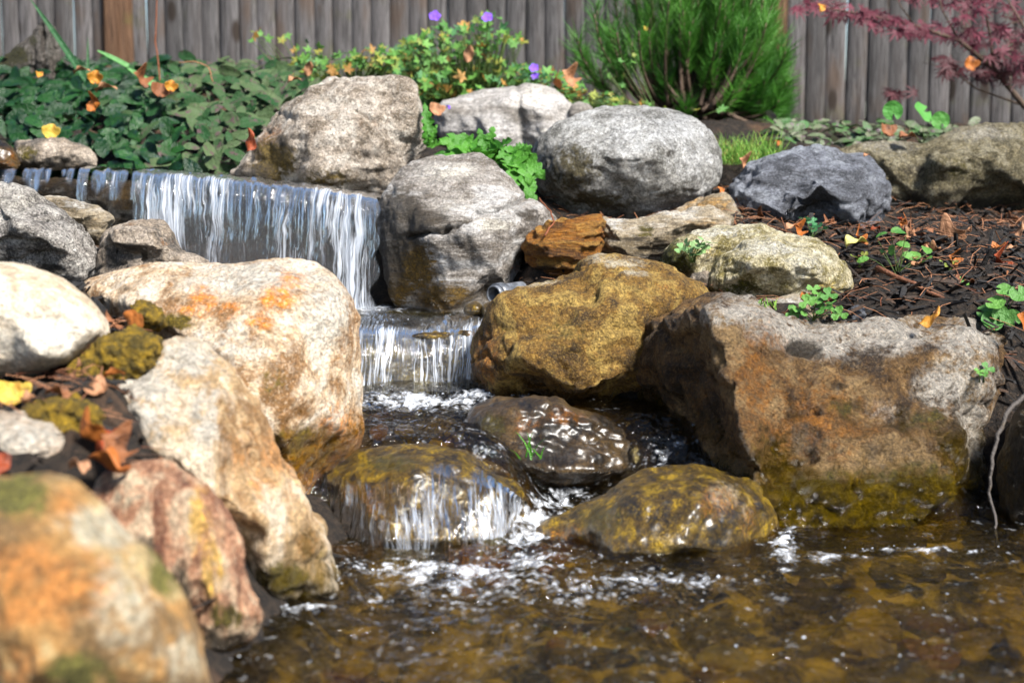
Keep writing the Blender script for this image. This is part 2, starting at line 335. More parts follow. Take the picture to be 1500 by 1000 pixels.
BO = 'boulder'
rock(BO, 'blurred orange and yellow boulder filling the bottom left corner of the photo', BO, 1.32,
     [(-90,705),(0,700),(55,696),(105,706),(140,728),(185,768),(232,812),(268,865),(288,925),(302,990),(312,1090),(150,1120),(-90,1120)],
     [(60,800,.1),(150,880,.13),(60,980,.16)], M['orange'], rim=.06, edge=110, back=.2, smooth=8, disp=((8,.008),(25,.003)),
     blobs=[('r',60,860,120,80),('r',30,990,110,60),('r',90,740,50,30,.8),('p',150,770,80,40),('p',180,880,60,90,.8),('m',20,730,70,40),('m',110,990,70,50,.8),('m',240,830,40,60,.8),('p',260,960,60,60,.6)])
rock(BO, 'pink and purple banded boulder with a cream stripe at the water edge', BO, 1.72,
     [(100,730),(160,690),(235,678),(290,698),(330,738),(355,800),(374,865),(386,905),(365,935),(330,958),(297,968),(230,980),(120,900)],
     [(235,760,.08),(300,850,.09),(320,920,.08),(200,830,.1)], M['pink'], rim=.05, edge=45, back=.22, smooth=4,
     blobs=[('r',290,760,22,60),('r',310,830,18,70),('d',210,800,50,25,.7),('d',265,870,20,70,.8),('p',190,730,40,25,.7),('m',330,905,40,25,.9),('d',330,945,60,22,.9)])
rock(BO, 'tan and white ridged boulder below the moss, its mossy foot in the pond', BO, 2.02,
     [(138,590,.08),(160,560,.05),(205,530,.02),(232,498,0.02),(280,491,0.02),(318,518,.03),(345,545),(382,600),(420,668),(452,742),(482,812),(502,862),(500,882),(440,895),(375,895),(330,880),(200,830),(150,680)],
     [(190,565,.12),(270,545,.09),(318,560,.1),(215,640,.17),(340,640,.17),(310,720,.2),(385,760,.17),(400,860,.14),(460,850,.08)], M['tan'], rim=.06, edge=22, back=.22, smooth=3, chips=.006,
     blobs=[('p',200,560,70,40),('p',270,525,60,30),('p',200,620,60,50),('p',300,600,40,60,.8),('r',390,680,60,90,.75),('r',450,800,40,60,.5),('m',410,845,45,28),('m',470,880,40,14),('d',430,884,60,10),('d',215,665,30,20,.5)])
rock(BO, 'large white boulder with orange rust blotches beside the upper waterfall', BO, 2.42,
     [(115,420,.0),(180,396,.02),(240,383,.02),(290,387,.02),(340,386,.02),(400,378,.02),(450,379,.02),(490,398),(515,430),(531,480),(533,560),(531,620),(522,660),(472,702),(455,760),(340,760),(250,640),(180,520)],
     [(200,450,.12),(300,440,.14),(400,430,.14),(470,440,.12),(330,520,.24),(430,520,.2),(480,600,.14),(420,650,.22),(350,600,.27)], M['bigleft'], rim=.05, edge=45, back=.3, smooth=6,
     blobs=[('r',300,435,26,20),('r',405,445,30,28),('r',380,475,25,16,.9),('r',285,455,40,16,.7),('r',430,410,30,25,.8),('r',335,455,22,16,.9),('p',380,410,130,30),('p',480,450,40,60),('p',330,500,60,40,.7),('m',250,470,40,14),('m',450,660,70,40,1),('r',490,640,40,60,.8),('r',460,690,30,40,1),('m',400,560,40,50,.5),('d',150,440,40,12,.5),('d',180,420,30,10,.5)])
rock(BO, 'smooth cream white boulder at the left edge above the moss', BO, 2.08,
     [(-110,410),(-40,386),(0,384),(45,389),(92,408),(132,440),(156,470),(161,490),(142,510),(118,530),(70,549),(20,561),(-60,568),(-120,540)],
     [(20,470,.14),(90,480,.11),(60,520,.16)], M['cream'], rim=.11, edge=40, back=.22, smooth=10, disp=((7,.008),(25,.002)),
     blobs=[('p',60,500,120,60,.8),('r',40,430,60,20,.35)])
rock('stone', 'small rounded white stone between the yellow leaf and the orange corner boulder', 'stone', 1.78,
     [(-90,620),(-40,604),(0,601),(35,603),(80,614),(108,636),(120,665),(108,692),(60,712),(-40,720),(-90,690)],
     [(20,660,.09)], M['white'], rim=.06, edge=48, back=.12, smooth=10, disp=((9,.006),(30,.002)), blobs=[('p',40,640,90,50,.7),('r',90,670,30,30,.5),('d',60,650,20,20,.3)])
rock(BO, 'speckled grey boulder at the left edge below the water lip', BO, 2.85,
     [(-120,275),(-40,262),(0,262),(40,275),(75,293),(105,315),(130,342),(146,370),(148,402),(120,425),(70,425),(0,425),(-120,420)],
     [(30,330,.14),(90,360,.12),(120,390,.08),(20,300,.08)], M['speckle'], rim=.05, edge=35, back=.2, smooth=3, chips=.008,
     blobs=[('p',30,290,60,25,.6),('d',70,395,35,9,1),('r',90,375,20,10,.5)])
rock('slab', 'flat tan slab behind the speckled grey boulder at the left', 'slab', 3.0,
     [(55,292),(80,288),(120,297),(150,310),(170,320),(160,340),(145,360),(120,340),(80,320)], [(120,320,.06)], M['ledge'], rim=.03, edge=14, back=.15, smooth=3,
     blobs=[('p',110,300,40,10,.6),('r',140,325,30,14,.4)])
rock('stone', 'brown grey stone with a dark overhang in front of the upper waterfall', 'stone', 2.8,
     [(147,345),(168,322,.0),(210,319,.0),(245,337),(272,362),(306,386),(300,415),(220,425),(148,415)],
     [(165,335,.06),(215,340,.08),(212,357,.085),(160,357,.07),(212,372,.05),(165,370,.04),(200,395,.08),(255,370,.07)], M['greyflat'], rim=.03, edge=10, back=.15, smooth=2, chips=.006,
     blobs=[('d',185,361,34,6,1),('d',212,372,6,14,.9),('r',240,350,30,10,.5),('r',195,325,30,6,.5)])
rock('stone', 'low grey stone lying on the lip at the head of the waterfall', 'stone', 3.85,
     [(18,225),(25,207),(60,204),(100,209),(130,218),(143,230),(138,246),(80,250),(20,248)], [(80,228,.07)], M['greyflat'], rim=.04, edge=14, back=.12, smooth=4, blobs=[('m',40,225,20,14,.8),('d',100,235,30,12,.7),('d',50,242,40,8,.8)])
rock('stone', 'dark brown stone at the left edge of the photo on the water lip', 'stone', 3.8,
     [(-60,215),(-20,205),(5,208),(22,225),(24,250),(-60,255)], [(-10,230,.06)], M['wetdark'], rim=.04, edge=14, back=.12, smooth=4, blobs=[('r',10,235,20,20,.7)])
rock(BO, 'tall tan boulder at the upper end of the waterfall with a brown mossy left face', BO, 3.8,
     [(340,255),(352,238),(372,208),(402,168),(440,134),(488,112),(545,108),(582,106),(610,128),(624,165),(631,203),(616,236),(592,262),(575,300),(520,300),(440,290),(370,275)],
     [(440,190,.14),(520,160,.13),(590,180,.1),(470,250,.17),(560,245,.12),(395,225,.08)], M['tanback'], rim=.05, edge=24, back=.25, smooth=3, chips=.008,
     blobs=[('m',400,235,40,40,1),('r',395,215,30,40,.9),('d',415,205,12,14,1),('d',385,250,25,15,.8),('m',480,262,60,22,.7),('r',540,180,40,30,.4),('p',480,150,50,30,.5),('p',560,125,50,14,.5)])
rock(BO, 'smooth light grey boulder at the back under the purple flowered plant', BO, 4.3,
     [(636,165),(650,148),(682,137),(722,130),(770,124),(812,132),(836,150),(852,170),(845,200),(790,232),(740,240),(690,225),(645,205)],
     [(700,170,.1),(757,150,.09),(765,200,.08),(790,165,.12),(800,200,.12),(720,205,.13)], M['smooth'], rim=.05, edge=22, back=.3, smooth=4, blobs=[('p',780,145,40,22,.6),('p',790,195,20,14,.5),('d',765,180,6,40,.5)], grooves=[([(757,132),(760,165),(766,205)],5,.01)])
rock('stone', 'small grey stone peeping out between the two light grey boulders at the back', 'stone', 4.25, [(835,165),(845,152),(862,152),(870,162),(866,190),(838,190)], [], M['smooth'], rim=.03, edge=8, back=.06, smooth=3)
rock(BO, 'big round mottled grey white boulder in the back centre', BO, 3.75,
     [(778,250),(785,215),(806,184),(850,164),(910,153),(968,155),(1020,174),(1046,200),(1058,235),(1056,266),(1036,292),(1005,312),(930,330),(860,325),(812,305),(788,285)],
     [(880,230,.2),(960,230,.22),(850,260,.18),(990,270,.18)], M['round'], rim=.1, edge=55, back=.28, smooth=5, disp=((7,.010),(26,.004)), chips=.004,
     blobs=[('m',840,250,50,50,.75),('m',870,295,70,22,.8),('d',860,235,22,14,.5),('p',920,195,50,40,.8),('p',990,190,60,30,.9),('p',1010,230,40,50,.7),('d',985,225,12,10,.7)])
rock(BO, 'layered grey boulder with a long crack at the right of the upper waterfall', BO, 3.42,
     [(553,300),(572,268),(600,240,.0),(640,227,.0),(700,224,.0),(732,248,.02),(765,280,.04),(800,308,.05),(812,335),(785,352),(768,380),(772,415),(730,450),(690,480),(600,480),(570,440),(560,400),(552,345)],
     [(595,265,.07),(650,245,.07),(620,310,.17),(700,260,.08),(690,325,.2),(735,305,.17),(690,338,.24),(750,345,.15),(640,345,.2),(650,400,.2),(720,390,.2),(600,400,.13),(660,455,.19),(745,420,.12)], M['crack'], rim=.05, edge=18, back=.3, smooth=3,
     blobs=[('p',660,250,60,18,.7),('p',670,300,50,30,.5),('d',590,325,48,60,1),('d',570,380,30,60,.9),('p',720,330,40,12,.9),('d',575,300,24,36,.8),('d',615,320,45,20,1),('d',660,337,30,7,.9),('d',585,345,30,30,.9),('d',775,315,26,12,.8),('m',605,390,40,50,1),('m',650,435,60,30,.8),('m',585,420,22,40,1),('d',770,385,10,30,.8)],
     grooves=[([(600,345),(650,338),(682,327),(702,312),(730,306),(752,298),(770,290)],3.6,.03),([(700,312),(697,307)],2,.008)])
rock('stone', 'rust brown layered stone between the cracked grey boulder and the flat tan slab', 'stone', 3.3,
     [(763,362),(772,345),(800,330),(842,317),(880,314),(888,335),(884,370),(878,392),(840,408),(795,412),(780,398)],
     [(800,360,.1),(860,345,.1),(830,390,.1),(875,370,.06)], M['rusty'], rim=.04, edge=14, back=.2, smooth=2, strata=((.12,.1,1),38,.009),
     blobs=[('d',800,395,30,9,.8),('m',790,360,20,14,.5)])
rock('slab', 'long flat tan and grey slab lying under the big round boulder', 'slab', 3.38,
     [(872,330),(884,316),(925,325),(980,308),(1040,300),(1072,318),(1070,345),(1000,385),(955,395),(900,400),(870,385)],
     [(900,340,.12),(930,338,.1),(950,350,.12),(1000,330,.12),(1040,318,.09),(920,375,.13)], M['ledge'], rim=.03, edge=12, back=.25, smooth=2, chips=.006, strata=((.1,.1,1),30,.005),
     blobs=[('p',900,325,30,8,.8),('p',980,312,60,6,.7),('d',920,350,40,5,.8),('d',950,372,40,4,.8),('m',945,338,16,14,.8),('r',1030,325,40,10,.6)])
rock('stone', 'yellowish tan rounded stone between the big round boulder and the slate', 'stone', 3.5, [(985,315),(1005,296),(1048,283),(1068,286),(1078,302),(1086,325),(1060,345),(1000,345)], [(1045,312,.08)], M['ledge'], rim=.04, edge=20, back=.14, smooth=5,
     blobs=[('r',1030,305,50,20,.9)])
rock('stone', 'pale lichen covered stone with a mossy left knob and a tiny fern', 'stone', 3.12,
     [(962,395),(968,370),(985,352),(1020,338),(1060,328),(1110,328),(1150,340),(1170,370),(1120,430),(1040,430),(990,412)],
     [(1000,375,.12),(1050,360,.08),(1100,345,.08)], M['mottled'], rim=.05, edge=16, back=.16, smooth=3, chips=.004, blobs=[('m',990,380,32,32,1),('r',1040,370,30,20,.5),('p',1060,338,60,9,.8)])
rock(BO, 'rounded white and yellow mottled boulder beside the dark mulch', BO, 3.0,
     [(1036,405),(1056,372),(1090,350),(1138,340),(1182,345),(1218,366),(1242,396),(1251,422),(1236,438),(1170,455),(1090,450),(1046,430)],
     [(1110,390,.13),(1180,390,.13)], M['mottled'], rim=.07, edge=42, back=.2, smooth=4, chips=.005, blobs=[('p',1130,360,70,20,.8),('p',1180,390,40,30,.6),('r',1220,420,40,12,.7),('m',1090,425,50,12,.8)])
rock('stone', 'small dark brown stone wedged between the golden and the mottled boulder', 'stone', 3.0, [(1002,412),(1012,400),(1034,397),(1044,410),(1040,428),(1005,428)], [], M['greyflat'], rim=.03, edge=9, back=.06, smooth=4, blobs=[('d',1025,415,20,12,.8)])
rock(BO, 'golden brown boulder with a pale top right of the second waterfall', BO, 2.9,
     [(684,560),(690,515),(715,465),(730,432),(762,415),(825,407),(850,388),(880,371),(912,366),(952,378),(1002,402),(1046,432),(1060,500),(1010,570),(960,600),(860,610),(770,605),(705,595)],
     [(770,440,.09),(850,420,.07),(910,395,.07),(700,540,.08),(760,520,.19),(860,470,.18),(960,440,.14),(850,570,.2),(930,550,.18)], M['gold'], rim=.05, edge=22, back=.3, smooth=3, chips=.008,
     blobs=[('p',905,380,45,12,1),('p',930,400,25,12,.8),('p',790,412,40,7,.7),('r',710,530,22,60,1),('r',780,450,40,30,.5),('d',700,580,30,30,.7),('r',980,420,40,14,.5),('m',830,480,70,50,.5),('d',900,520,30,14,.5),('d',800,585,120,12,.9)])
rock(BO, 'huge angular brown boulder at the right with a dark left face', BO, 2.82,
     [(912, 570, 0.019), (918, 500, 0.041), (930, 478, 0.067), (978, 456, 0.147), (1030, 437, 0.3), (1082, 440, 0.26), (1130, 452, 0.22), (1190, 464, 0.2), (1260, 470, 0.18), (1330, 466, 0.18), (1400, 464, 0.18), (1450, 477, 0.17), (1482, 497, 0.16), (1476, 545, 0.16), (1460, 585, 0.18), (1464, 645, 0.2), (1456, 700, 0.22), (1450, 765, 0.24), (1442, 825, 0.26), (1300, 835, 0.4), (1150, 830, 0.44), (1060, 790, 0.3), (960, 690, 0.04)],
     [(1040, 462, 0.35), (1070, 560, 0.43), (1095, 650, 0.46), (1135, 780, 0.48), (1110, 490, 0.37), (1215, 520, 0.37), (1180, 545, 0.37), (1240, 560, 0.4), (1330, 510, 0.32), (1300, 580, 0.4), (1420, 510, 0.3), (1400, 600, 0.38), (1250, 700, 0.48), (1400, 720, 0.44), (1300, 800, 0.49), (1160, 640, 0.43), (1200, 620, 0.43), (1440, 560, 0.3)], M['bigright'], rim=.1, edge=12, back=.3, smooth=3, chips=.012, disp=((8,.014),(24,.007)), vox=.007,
     blobs=[('p',1090,462,80,24,1),('p',1150,480,70,28,1),('p',1210,492,70,34,1),('p',1300,488,110,28,1),('p',1420,495,60,36,1),('p',1400,560,60,50,.9),('p',1300,600,60,30,.45),('p',1430,640,30,80,.9),('d',975,590,60,110,.6),('r',1110,560,50,110,.9),('r',1200,610,110,80,.9),('r',1130,500,40,20,.8),('d',1180,505,26,20,1),('d',1160,590,12,40,.7),('d',1230,560,30,12,.6),('m',1240,600,50,30,.6),('m',1330,740,130,70,1),('m',1200,740,90,60,1),('m',1360,610,40,26,.7),('d',1200,640,16,24,.6),('d',1440,770,14,50,.6),('r',1270,780,50,14,.7)])  # large dark blob paints shade into the colour of the left face
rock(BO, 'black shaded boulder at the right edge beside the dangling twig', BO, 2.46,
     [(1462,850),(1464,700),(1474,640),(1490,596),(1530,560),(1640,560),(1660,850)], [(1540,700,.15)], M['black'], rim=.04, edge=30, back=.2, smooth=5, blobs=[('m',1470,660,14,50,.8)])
rock(BO, 'blue grey slate boulder at the back right', BO, 3.65,
     [(1060,295),(1072,268),(1100,243,.0),(1150,224,0),(1218,217,0),(1270,227,.02),(1291,248),(1301,280),(1296,310),(1272,345),(1240,348),(1170,342),(1110,330),(1075,318)],
     [(1085,280,.08),(1120,252,.08),(1180,245,.1),(1265,250,.1),(1120,300,.14),(1200,270,.19),(1270,285,.13),(1255,320,.15),(1150,318,.18)], M['slate'], rim=.04, edge=11, back=.25, smooth=2, chips=.012, strata=((.5,.1,1),26,.004),
     blobs=[('d',1180,310,60,14,.6),('d',1095,290,30,14,.4),('p',1220,238,40,10,.3)])
rock(BO, 'long olive brown boulder at the right edge behind the mulch', BO, 3.95,
     [(1215,225),(1245,212),(1300,206),(1352,208),(1400,191),(1445,183),(1540,184),(1680,200),(1700,320),(1540,345),(1480,340),(1400,335),(1340,325),(1290,300)],
     [(1300,235,.12),(1380,235,.16),(1450,225,.16),(1400,285,.12),(1340,285,.1),(1500,270,.14),(1480,305,.04),(1420,310,.04)], M['olive'], rim=.05, edge=24, back=.35, smooth=3, chips=.008,
     blobs=[('p',1440,195,60,12,.8),('p',1300,212,60,9,.7),('d',1340,250,40,20,.6),('d',1430,305,90,20,.9),('m',1400,250,80,40,.5),('d',1340,295,30,20,.8)])
rock(BO, 'round amber boulder with water sheeting over its front', BO, 2.4,
     [(466,740),(475,695),(500,672),(550,656),(620,654),(690,662),(745,690),(772,722),(772,790),(740,835),(640,850),(540,850),(490,840),(470,790)],
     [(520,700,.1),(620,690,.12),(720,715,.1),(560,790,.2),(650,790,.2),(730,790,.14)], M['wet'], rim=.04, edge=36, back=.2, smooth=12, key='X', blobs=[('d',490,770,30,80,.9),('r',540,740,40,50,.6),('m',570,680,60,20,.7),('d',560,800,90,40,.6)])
rock(BO, 'dark wet boulder in midstream with a tuft of green blades', BO, 2.6,
     [(676,622),(698,596),(738,582),(802,584),(862,598),(915,620),(955,652),(960,700),(900,730),(850,740),(790,740),(745,715),(715,670)],
     [(740,605,.06),(730,650,.1),(790,625,.08),(850,640,.09),(800,690,.15),(870,690,.14)], M['wetdark'], rim=.04, edge=20, back=.22, smooth=14, chips=.006,
     blobs=[('p',830,670,40,30,.4),('p',860,650,40,22,.4),('r',830,610,40,14,.9),('r',770,620,30,20,.7),('m',720,620,25,25,.9),('d',770,700,50,20,.8),('d',930,670,30,30,.8),('d',800,660,70,40,.5)])  # faint pale blobs paint a sheen onto the wet stone
rock(BO, 'rounded golden wet boulder at the pond edge between the two cascades', BO, 2.34,
     [(750,800),(785,770),(845,738),(900,706),(950,688),(1020,680),(1072,690),(1112,711),(1138,747),(1136,790),(1112,840),(1050,858),(960,864),(900,860),(840,845),(790,825)],
     [(860,770,.1),(930,730,.13),(1020,730,.16),(900,810,.17),(1000,800,.21),(1085,770,.14),(1080,820,.14)], M['wet'], rim=.04, edge=36, back=.2, smooth=14, disp=((9,.010),(30,.003)), chips=.003, key='Z',
     blobs=[('p',1060,725,30,26,.8),('p',985,790,44,24,.5),('p',1095,745,16,30,.6),('r',1050,735,40,30,.8),('r',1100,760,20,40,.7),('m',880,760,60,40,.6),('d',810,800,40,20,.6),('d',1000,835,60,12,.9),('r',830,790,50,30,.8)])  # pale blobs are highlights painted onto the wet stone
rock('ledge', 'dark wet ledge of rock behind the upper waterfall', 'ledge', 3.72,
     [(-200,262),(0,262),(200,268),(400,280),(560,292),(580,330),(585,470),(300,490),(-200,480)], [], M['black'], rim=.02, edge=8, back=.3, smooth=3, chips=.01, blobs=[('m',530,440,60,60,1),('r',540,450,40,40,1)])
rock('ledge', 'low amber ledge of rock behind the second waterfall', 'ledge', 3.02,
     [(480,490),(560,486),(640,484),(720,480),(725,600),(600,610),(480,605)], [], M['wet'], rim=.02, edge=8, back=.25, smooth=3, chips=.01, blobs=[('r',700,500,20,40,.8)])
rock('pebble', 'small wet brown pebble beside the grey pipe', 'pebble', 3.08, [(704,458),(706,447),(718,442),(728,447),(731,458),(722,464),(708,464)], [], M['wet'], rim=.03, edge=9, back=.03, smooth=3, disp=((20,.002),))
rock('pebble', 'flat amber pebble left of the grey pipe at the cracked boulder foot', 'pebble', 3.1, [(678,458),(682,447),(695,442),(706,447),(706,458),(690,463)], [], M['wet'], rim=.03, edge=8, back=.03, smooth=3, disp=((20,.002),))
rock('stone', 'small grey stone behind the huge brown boulder beside a green seedling', 'stone', 2.84, [(1215,480),(1225,460),(1245,448),(1262,447),(1274,458),(1276,485),(1240,495)], [(1250,465,.04)], M['slate'], rim=.02, edge=8, back=.06, smooth=2, chips=.005)
rock('slab', 'thin flat pinkish stone behind the huge brown boulder under the mottled one', 'slab', 2.9, [(1095,455),(1110,440),(1150,436),(1185,440),(1190,460),(1120,470)], [], M['ledge'], rim=.03, edge=8, back=.06, smooth=3, blobs=[('p',1150,442,40,8,.7)])
rock('driftwood', 'pointed grey driftwood stump with green moss on its left side', 'driftwood', 4.75,
     [(-30,125),(0,92),(25,68),(45,52),(60,30),(66,28),(78,42),(86,60),(88,110),(85,135),(-30,140)], [(55,80,.09),(20,105,.08),(72,90,.08)], M['drift'], rim=.04, edge=14, back=.1, smooth=2, disp=((9,.008),(40,.006)),
     blobs=[('m',22,82,24,18,1),('m',5,98,20,14,1),('m',48,58,10,14,.7),('p',75,70,12,30,.6)], grooves=[([(62,40),(66,80),(64,120)],3,.012),([(48,65),(50,110)],3,.01),([(76,60),(77,110)],2.5,.01)])

# ------------------------------------------------------------------ water
def water_mat(name, tint, deep=(.3, .22, .1), streak=(90, 3.2), wave=18., foamc=(.78, .82, .88), bumpa=.012, refr=.5, rough=.04, sheet=False, cover=False, lo_cover=-.35):
    g = NT(name); fl = g.attr('flow', 'Vector'); co = g.co()
    if sheet:
        wp = g.noise(g.vscale(fl, (11, 4.5, 1)), 1., 3, .55); fl = g.add('VectorMath', {0: fl, 1: g.add('CombineXYZ', {0: g.m('MULTIPLY_ADD', wp, .06, -.03), 1: 0., 2: 0.}).outputs[0]}, operation='ADD').outputs[0]
        st = g.vscale(fl, (streak[0], streak[1], 1)); w1 = g.noise(st, 1., 3, .6, 0.); w2 = g.noise(g.vscale(fl, (streak[0]*3.2, streak[1]*2.8, 1)), 1., 3, .65, 0.)
        h = g.m('ADD', g.m('MULTIPLY', w1, bumpa), g.m('MULTIPLY', w2, bumpa*.4))
        big = g.noise(g.vscale(fl, (streak[0]*.2, streak[1]*.9, 1)), 1., 2, .5)
        f = g.m('ADD', g.attr('foam'), g.m('ADD', g.m('MULTIPLY', g.m('SUBTRACT', w1, .5), 1.35), g.m('ADD', g.m('MULTIPLY', g.m('SUBTRACT', w2, .5), 2.7), g.m('MULTIPLY', g.m('SUBTRACT', big, .5), 2.7))))
        fm = g.m('MULTIPLY_ADD', g.mapr(f, .42 if cover is True else .40, .95, kind='LINEAR'), .48 if cover is True else .88, 0. if cover is True else .05)  # constant floor paints a bluish reflection over clear parts of the falls
    else:
        w1 = g.noise(g.vscale(co, (1, .8, 1)), wave, 4, .55, .6); w2 = g.noise(co, wave*4.5, 3, .6, .3)
        h = g.m('ADD', g.m('MULTIPLY', w1, bumpa), g.m('MULTIPLY', w2, bumpa*.22))
        w3 = g.noise(g.vscale(co, (1, .8, 1)), 34, 4, .6, .8); v = g.vor(co, 95)
        f = g.m('ADD', g.attr('foam'), g.m('ADD', g.m('MULTIPLY', g.m('SUBTRACT', w3, .5), 2.0), g.m('MULTIPLY', g.m('SUBTRACT', .45, v), .5)))
        fm = g.m('MULTIPLY', g.mapr(f, .2, .95), .85)
        h = g.m('ADD', h, g.m('MULTIPLY', g.m('MULTIPLY', fm, v), -.004))
    nrm = g.bump(h, 1.)
    tr = g.add('BsdfTransparent', {0: tint}).outputs[0]; rf = g.add('BsdfRefraction', {0: tint, 'Roughness': rough, 'IOR': 1.33, 'Normal': nrm}).outputs[0]
    body = g.add('MixShader', {0: refr, 1: tr, 2: rf}).outputs[0]
    gl = g.add('BsdfGlossy', {0: (1, 1, 1), 'Roughness': rough, 'Normal': nrm}).outputs[0]
    fr = g.add('Fresnel', {'IOR': 1.33, 'Normal': nrm}).outputs[0]
    w = g.add('MixShader', {0: fr, 1: body, 2: gl}).outputs[0]
    fo = g.bsdf(foamc, .35, nrm, .5)
    if sheet: fo = g.add('MixShader', {0: .45, 1: fo, 2: g.add('BsdfTranslucent', {0: foamc}).outputs[0]}).outputs[0]
    sh = g.add('MixShader', {0: g.m('MULTIPLY', fm, .9), 1: w, 2: fo}).outputs[0]
    if cover: sh = g.add('MixShader', {0: g.mapr(g.attr('foam'), lo_cover, lo_cover+.4), 1: g.add('BsdfTransparent').outputs[0], 2: sh}).outputs[0]
    return g.out(sh)

def sstep(a, b, x): t = np.clip((x-a)/(b-a), 0, 1); return t*t*(3-2*t)
def blob(px, py, cx, cy, rx, ry, a=1.): return a*np.exp(-(((px-cx)/rx)**2+((py-cy)/ry)**2))
MID_Z = .138
WM = water_mat('stream water', (.93, .84, .55), wave=13, bumpa=.04, refr=.42, foamc=(.6, .63, .68))
def build_lower_water():
    xs = np.linspace(-.75, 1.75, 420); ys = np.concatenate([np.linspace(.75, 2.02, 230), np.linspace(2.025, 2.62, 200), np.linspace(2.625, 2.98, 70)])
    X, Y = np.meshgrid(xs, ys, indexing='ij'); x = X.ravel(); y = Y.ravel()
    sh = sstep(-.03, .1, x); z = MID_Z*sstep(2.27+.06*sh, 2.46+.18*sh, y) + .012*sstep(2.5, 2.9, y)
    z = z - .05*np.exp(-((x-.085)/.12)**4-((y-2.53)/.11)**4)
    z = z*sstep(.95, .6, x) - .05*sstep(.9, 1.0, x)*sstep(2.42, 2.5, y)
    px, py = proj(np.stack([x, y, z], 1))
    f = np.maximum.reduce([blob(px, py, 660, 838, 150, 22, .55), blob(px, py, 560, 832, 60, 14, .6), blob(px, py, 770, 770, 65, 40, .62), blob(px, py, 820, 735, 60, 20, .5), blob(px, py, 770, 825, 60, 22, .6),
                           blob(px, py, 620, 588, 110, 12, .75), blob(px, py, 700, 580, 60, 8, .6), blob(px, py, 1150, 800, 22, 40, .6), blob(px, py, 1190, 815, 70, 9, .45), blob(px, py, 1350, 806, 100, 4, .5),
                           blob(px, py, 760, 860, 200, 26, .38), blob(px, py, 700, 655, 40, 40, .22), blob(px, py, 960, 850, 130, 10, .5), blob(px, py, 430, 893, 60, 5, .5), blob(px, py, 1000, 670, 90, 40, .2)])
    P = np.stack([x, y, z*0], 1); turb = .6 + 1.8*np.clip(f, 0, .7)
    calm = sstep(1250, 1000, px)*.7+.3
    z = z + .010*turb*calm*fbm(P*np.array([11, 15, 1]), 4) + .004*turb*perlin(P*np.array([45, 60, 1])) + .012*np.clip(f, 0, .7)*np.abs(perlin(P*np.array([26, 32, 1])+9)) + .004*calm*perlin(P*np.array([24, 34, 1])+3)
    chute = blob(px, py, 770, 765, 70, 50)
    z = z + .012*chute*perlin(np.stack([x*38+y*18, y*5, x*0], 1))
    me = mesh_np('water', np.stack([x, y, z], 1), grid_faces(len(xs), len(ys)), WM, attrs={'foam': ('FLOAT', f), 'flow': ('FLOAT_VECTOR', np.stack([x, y, z], 1))})
    tag(link('water', me), kind='structure')
build_lower_water()

FALL = water_mat('falling water', (.9, .94, .97), streak=(60, 2.4), sheet=True, bumpa=.012, refr=.35, rough=.06, foamc=(.78, .84, .94), cover='sheet', lo_cover=-.75)
FILM = water_mat('thin water film', (.93, .9, .8), streak=(50, 5), sheet=True, bumpa=.012, refr=.3, rough=.08, foamc=(.66, .72, .82), cover=True)
def sheet(name, label, P, fl, foam, mat, disp=.006, fr=(60, 3), keep=None):
    """P: (nu, nv, 3) surface points; fl: (nu, nv, 2) metres across and along the flow"""
    nu, nv = P.shape[:2]; du = np.gradient(P, axis=0); dv = np.gradient(P, axis=1); n = np.cross(du, dv); n /= np.linalg.norm(n, axis=2, keepdims=True)+1e-9
    n *= np.where(n[..., 1:2] > 0, -1, 1)
    q = np.stack([fl[..., 0].ravel()*fr[0], fl[..., 1].ravel()*fr[1], 0*fl[..., 0].ravel()], 1)
    d = disp*(fbm(q, 3) + .5*perlin(q*np.array([2.7, 1.7, 1])+5)).reshape(nu, nv)
    V = (P + n*d[..., None]).reshape(-1, 3); F = grid_faces(nu, nv)
    if keep is not None: F = F[keep.ravel()[F].all(1)]
    org = np.array([V[:, 0].mean(), V[:, 1].mean(), V[:, 2].min()])
    me = mesh_np(name, V-org, F, mat, attrs={'foam': ('FLOAT', foam.ravel()), 'flow': ('FLOAT_VECTOR', np.concatenate([fl.reshape(-1, 2), np.zeros((nu*nv, 1))], 1))})
    return tag(link(name, me, None, org), label, 'waterfall', None, 'thing')

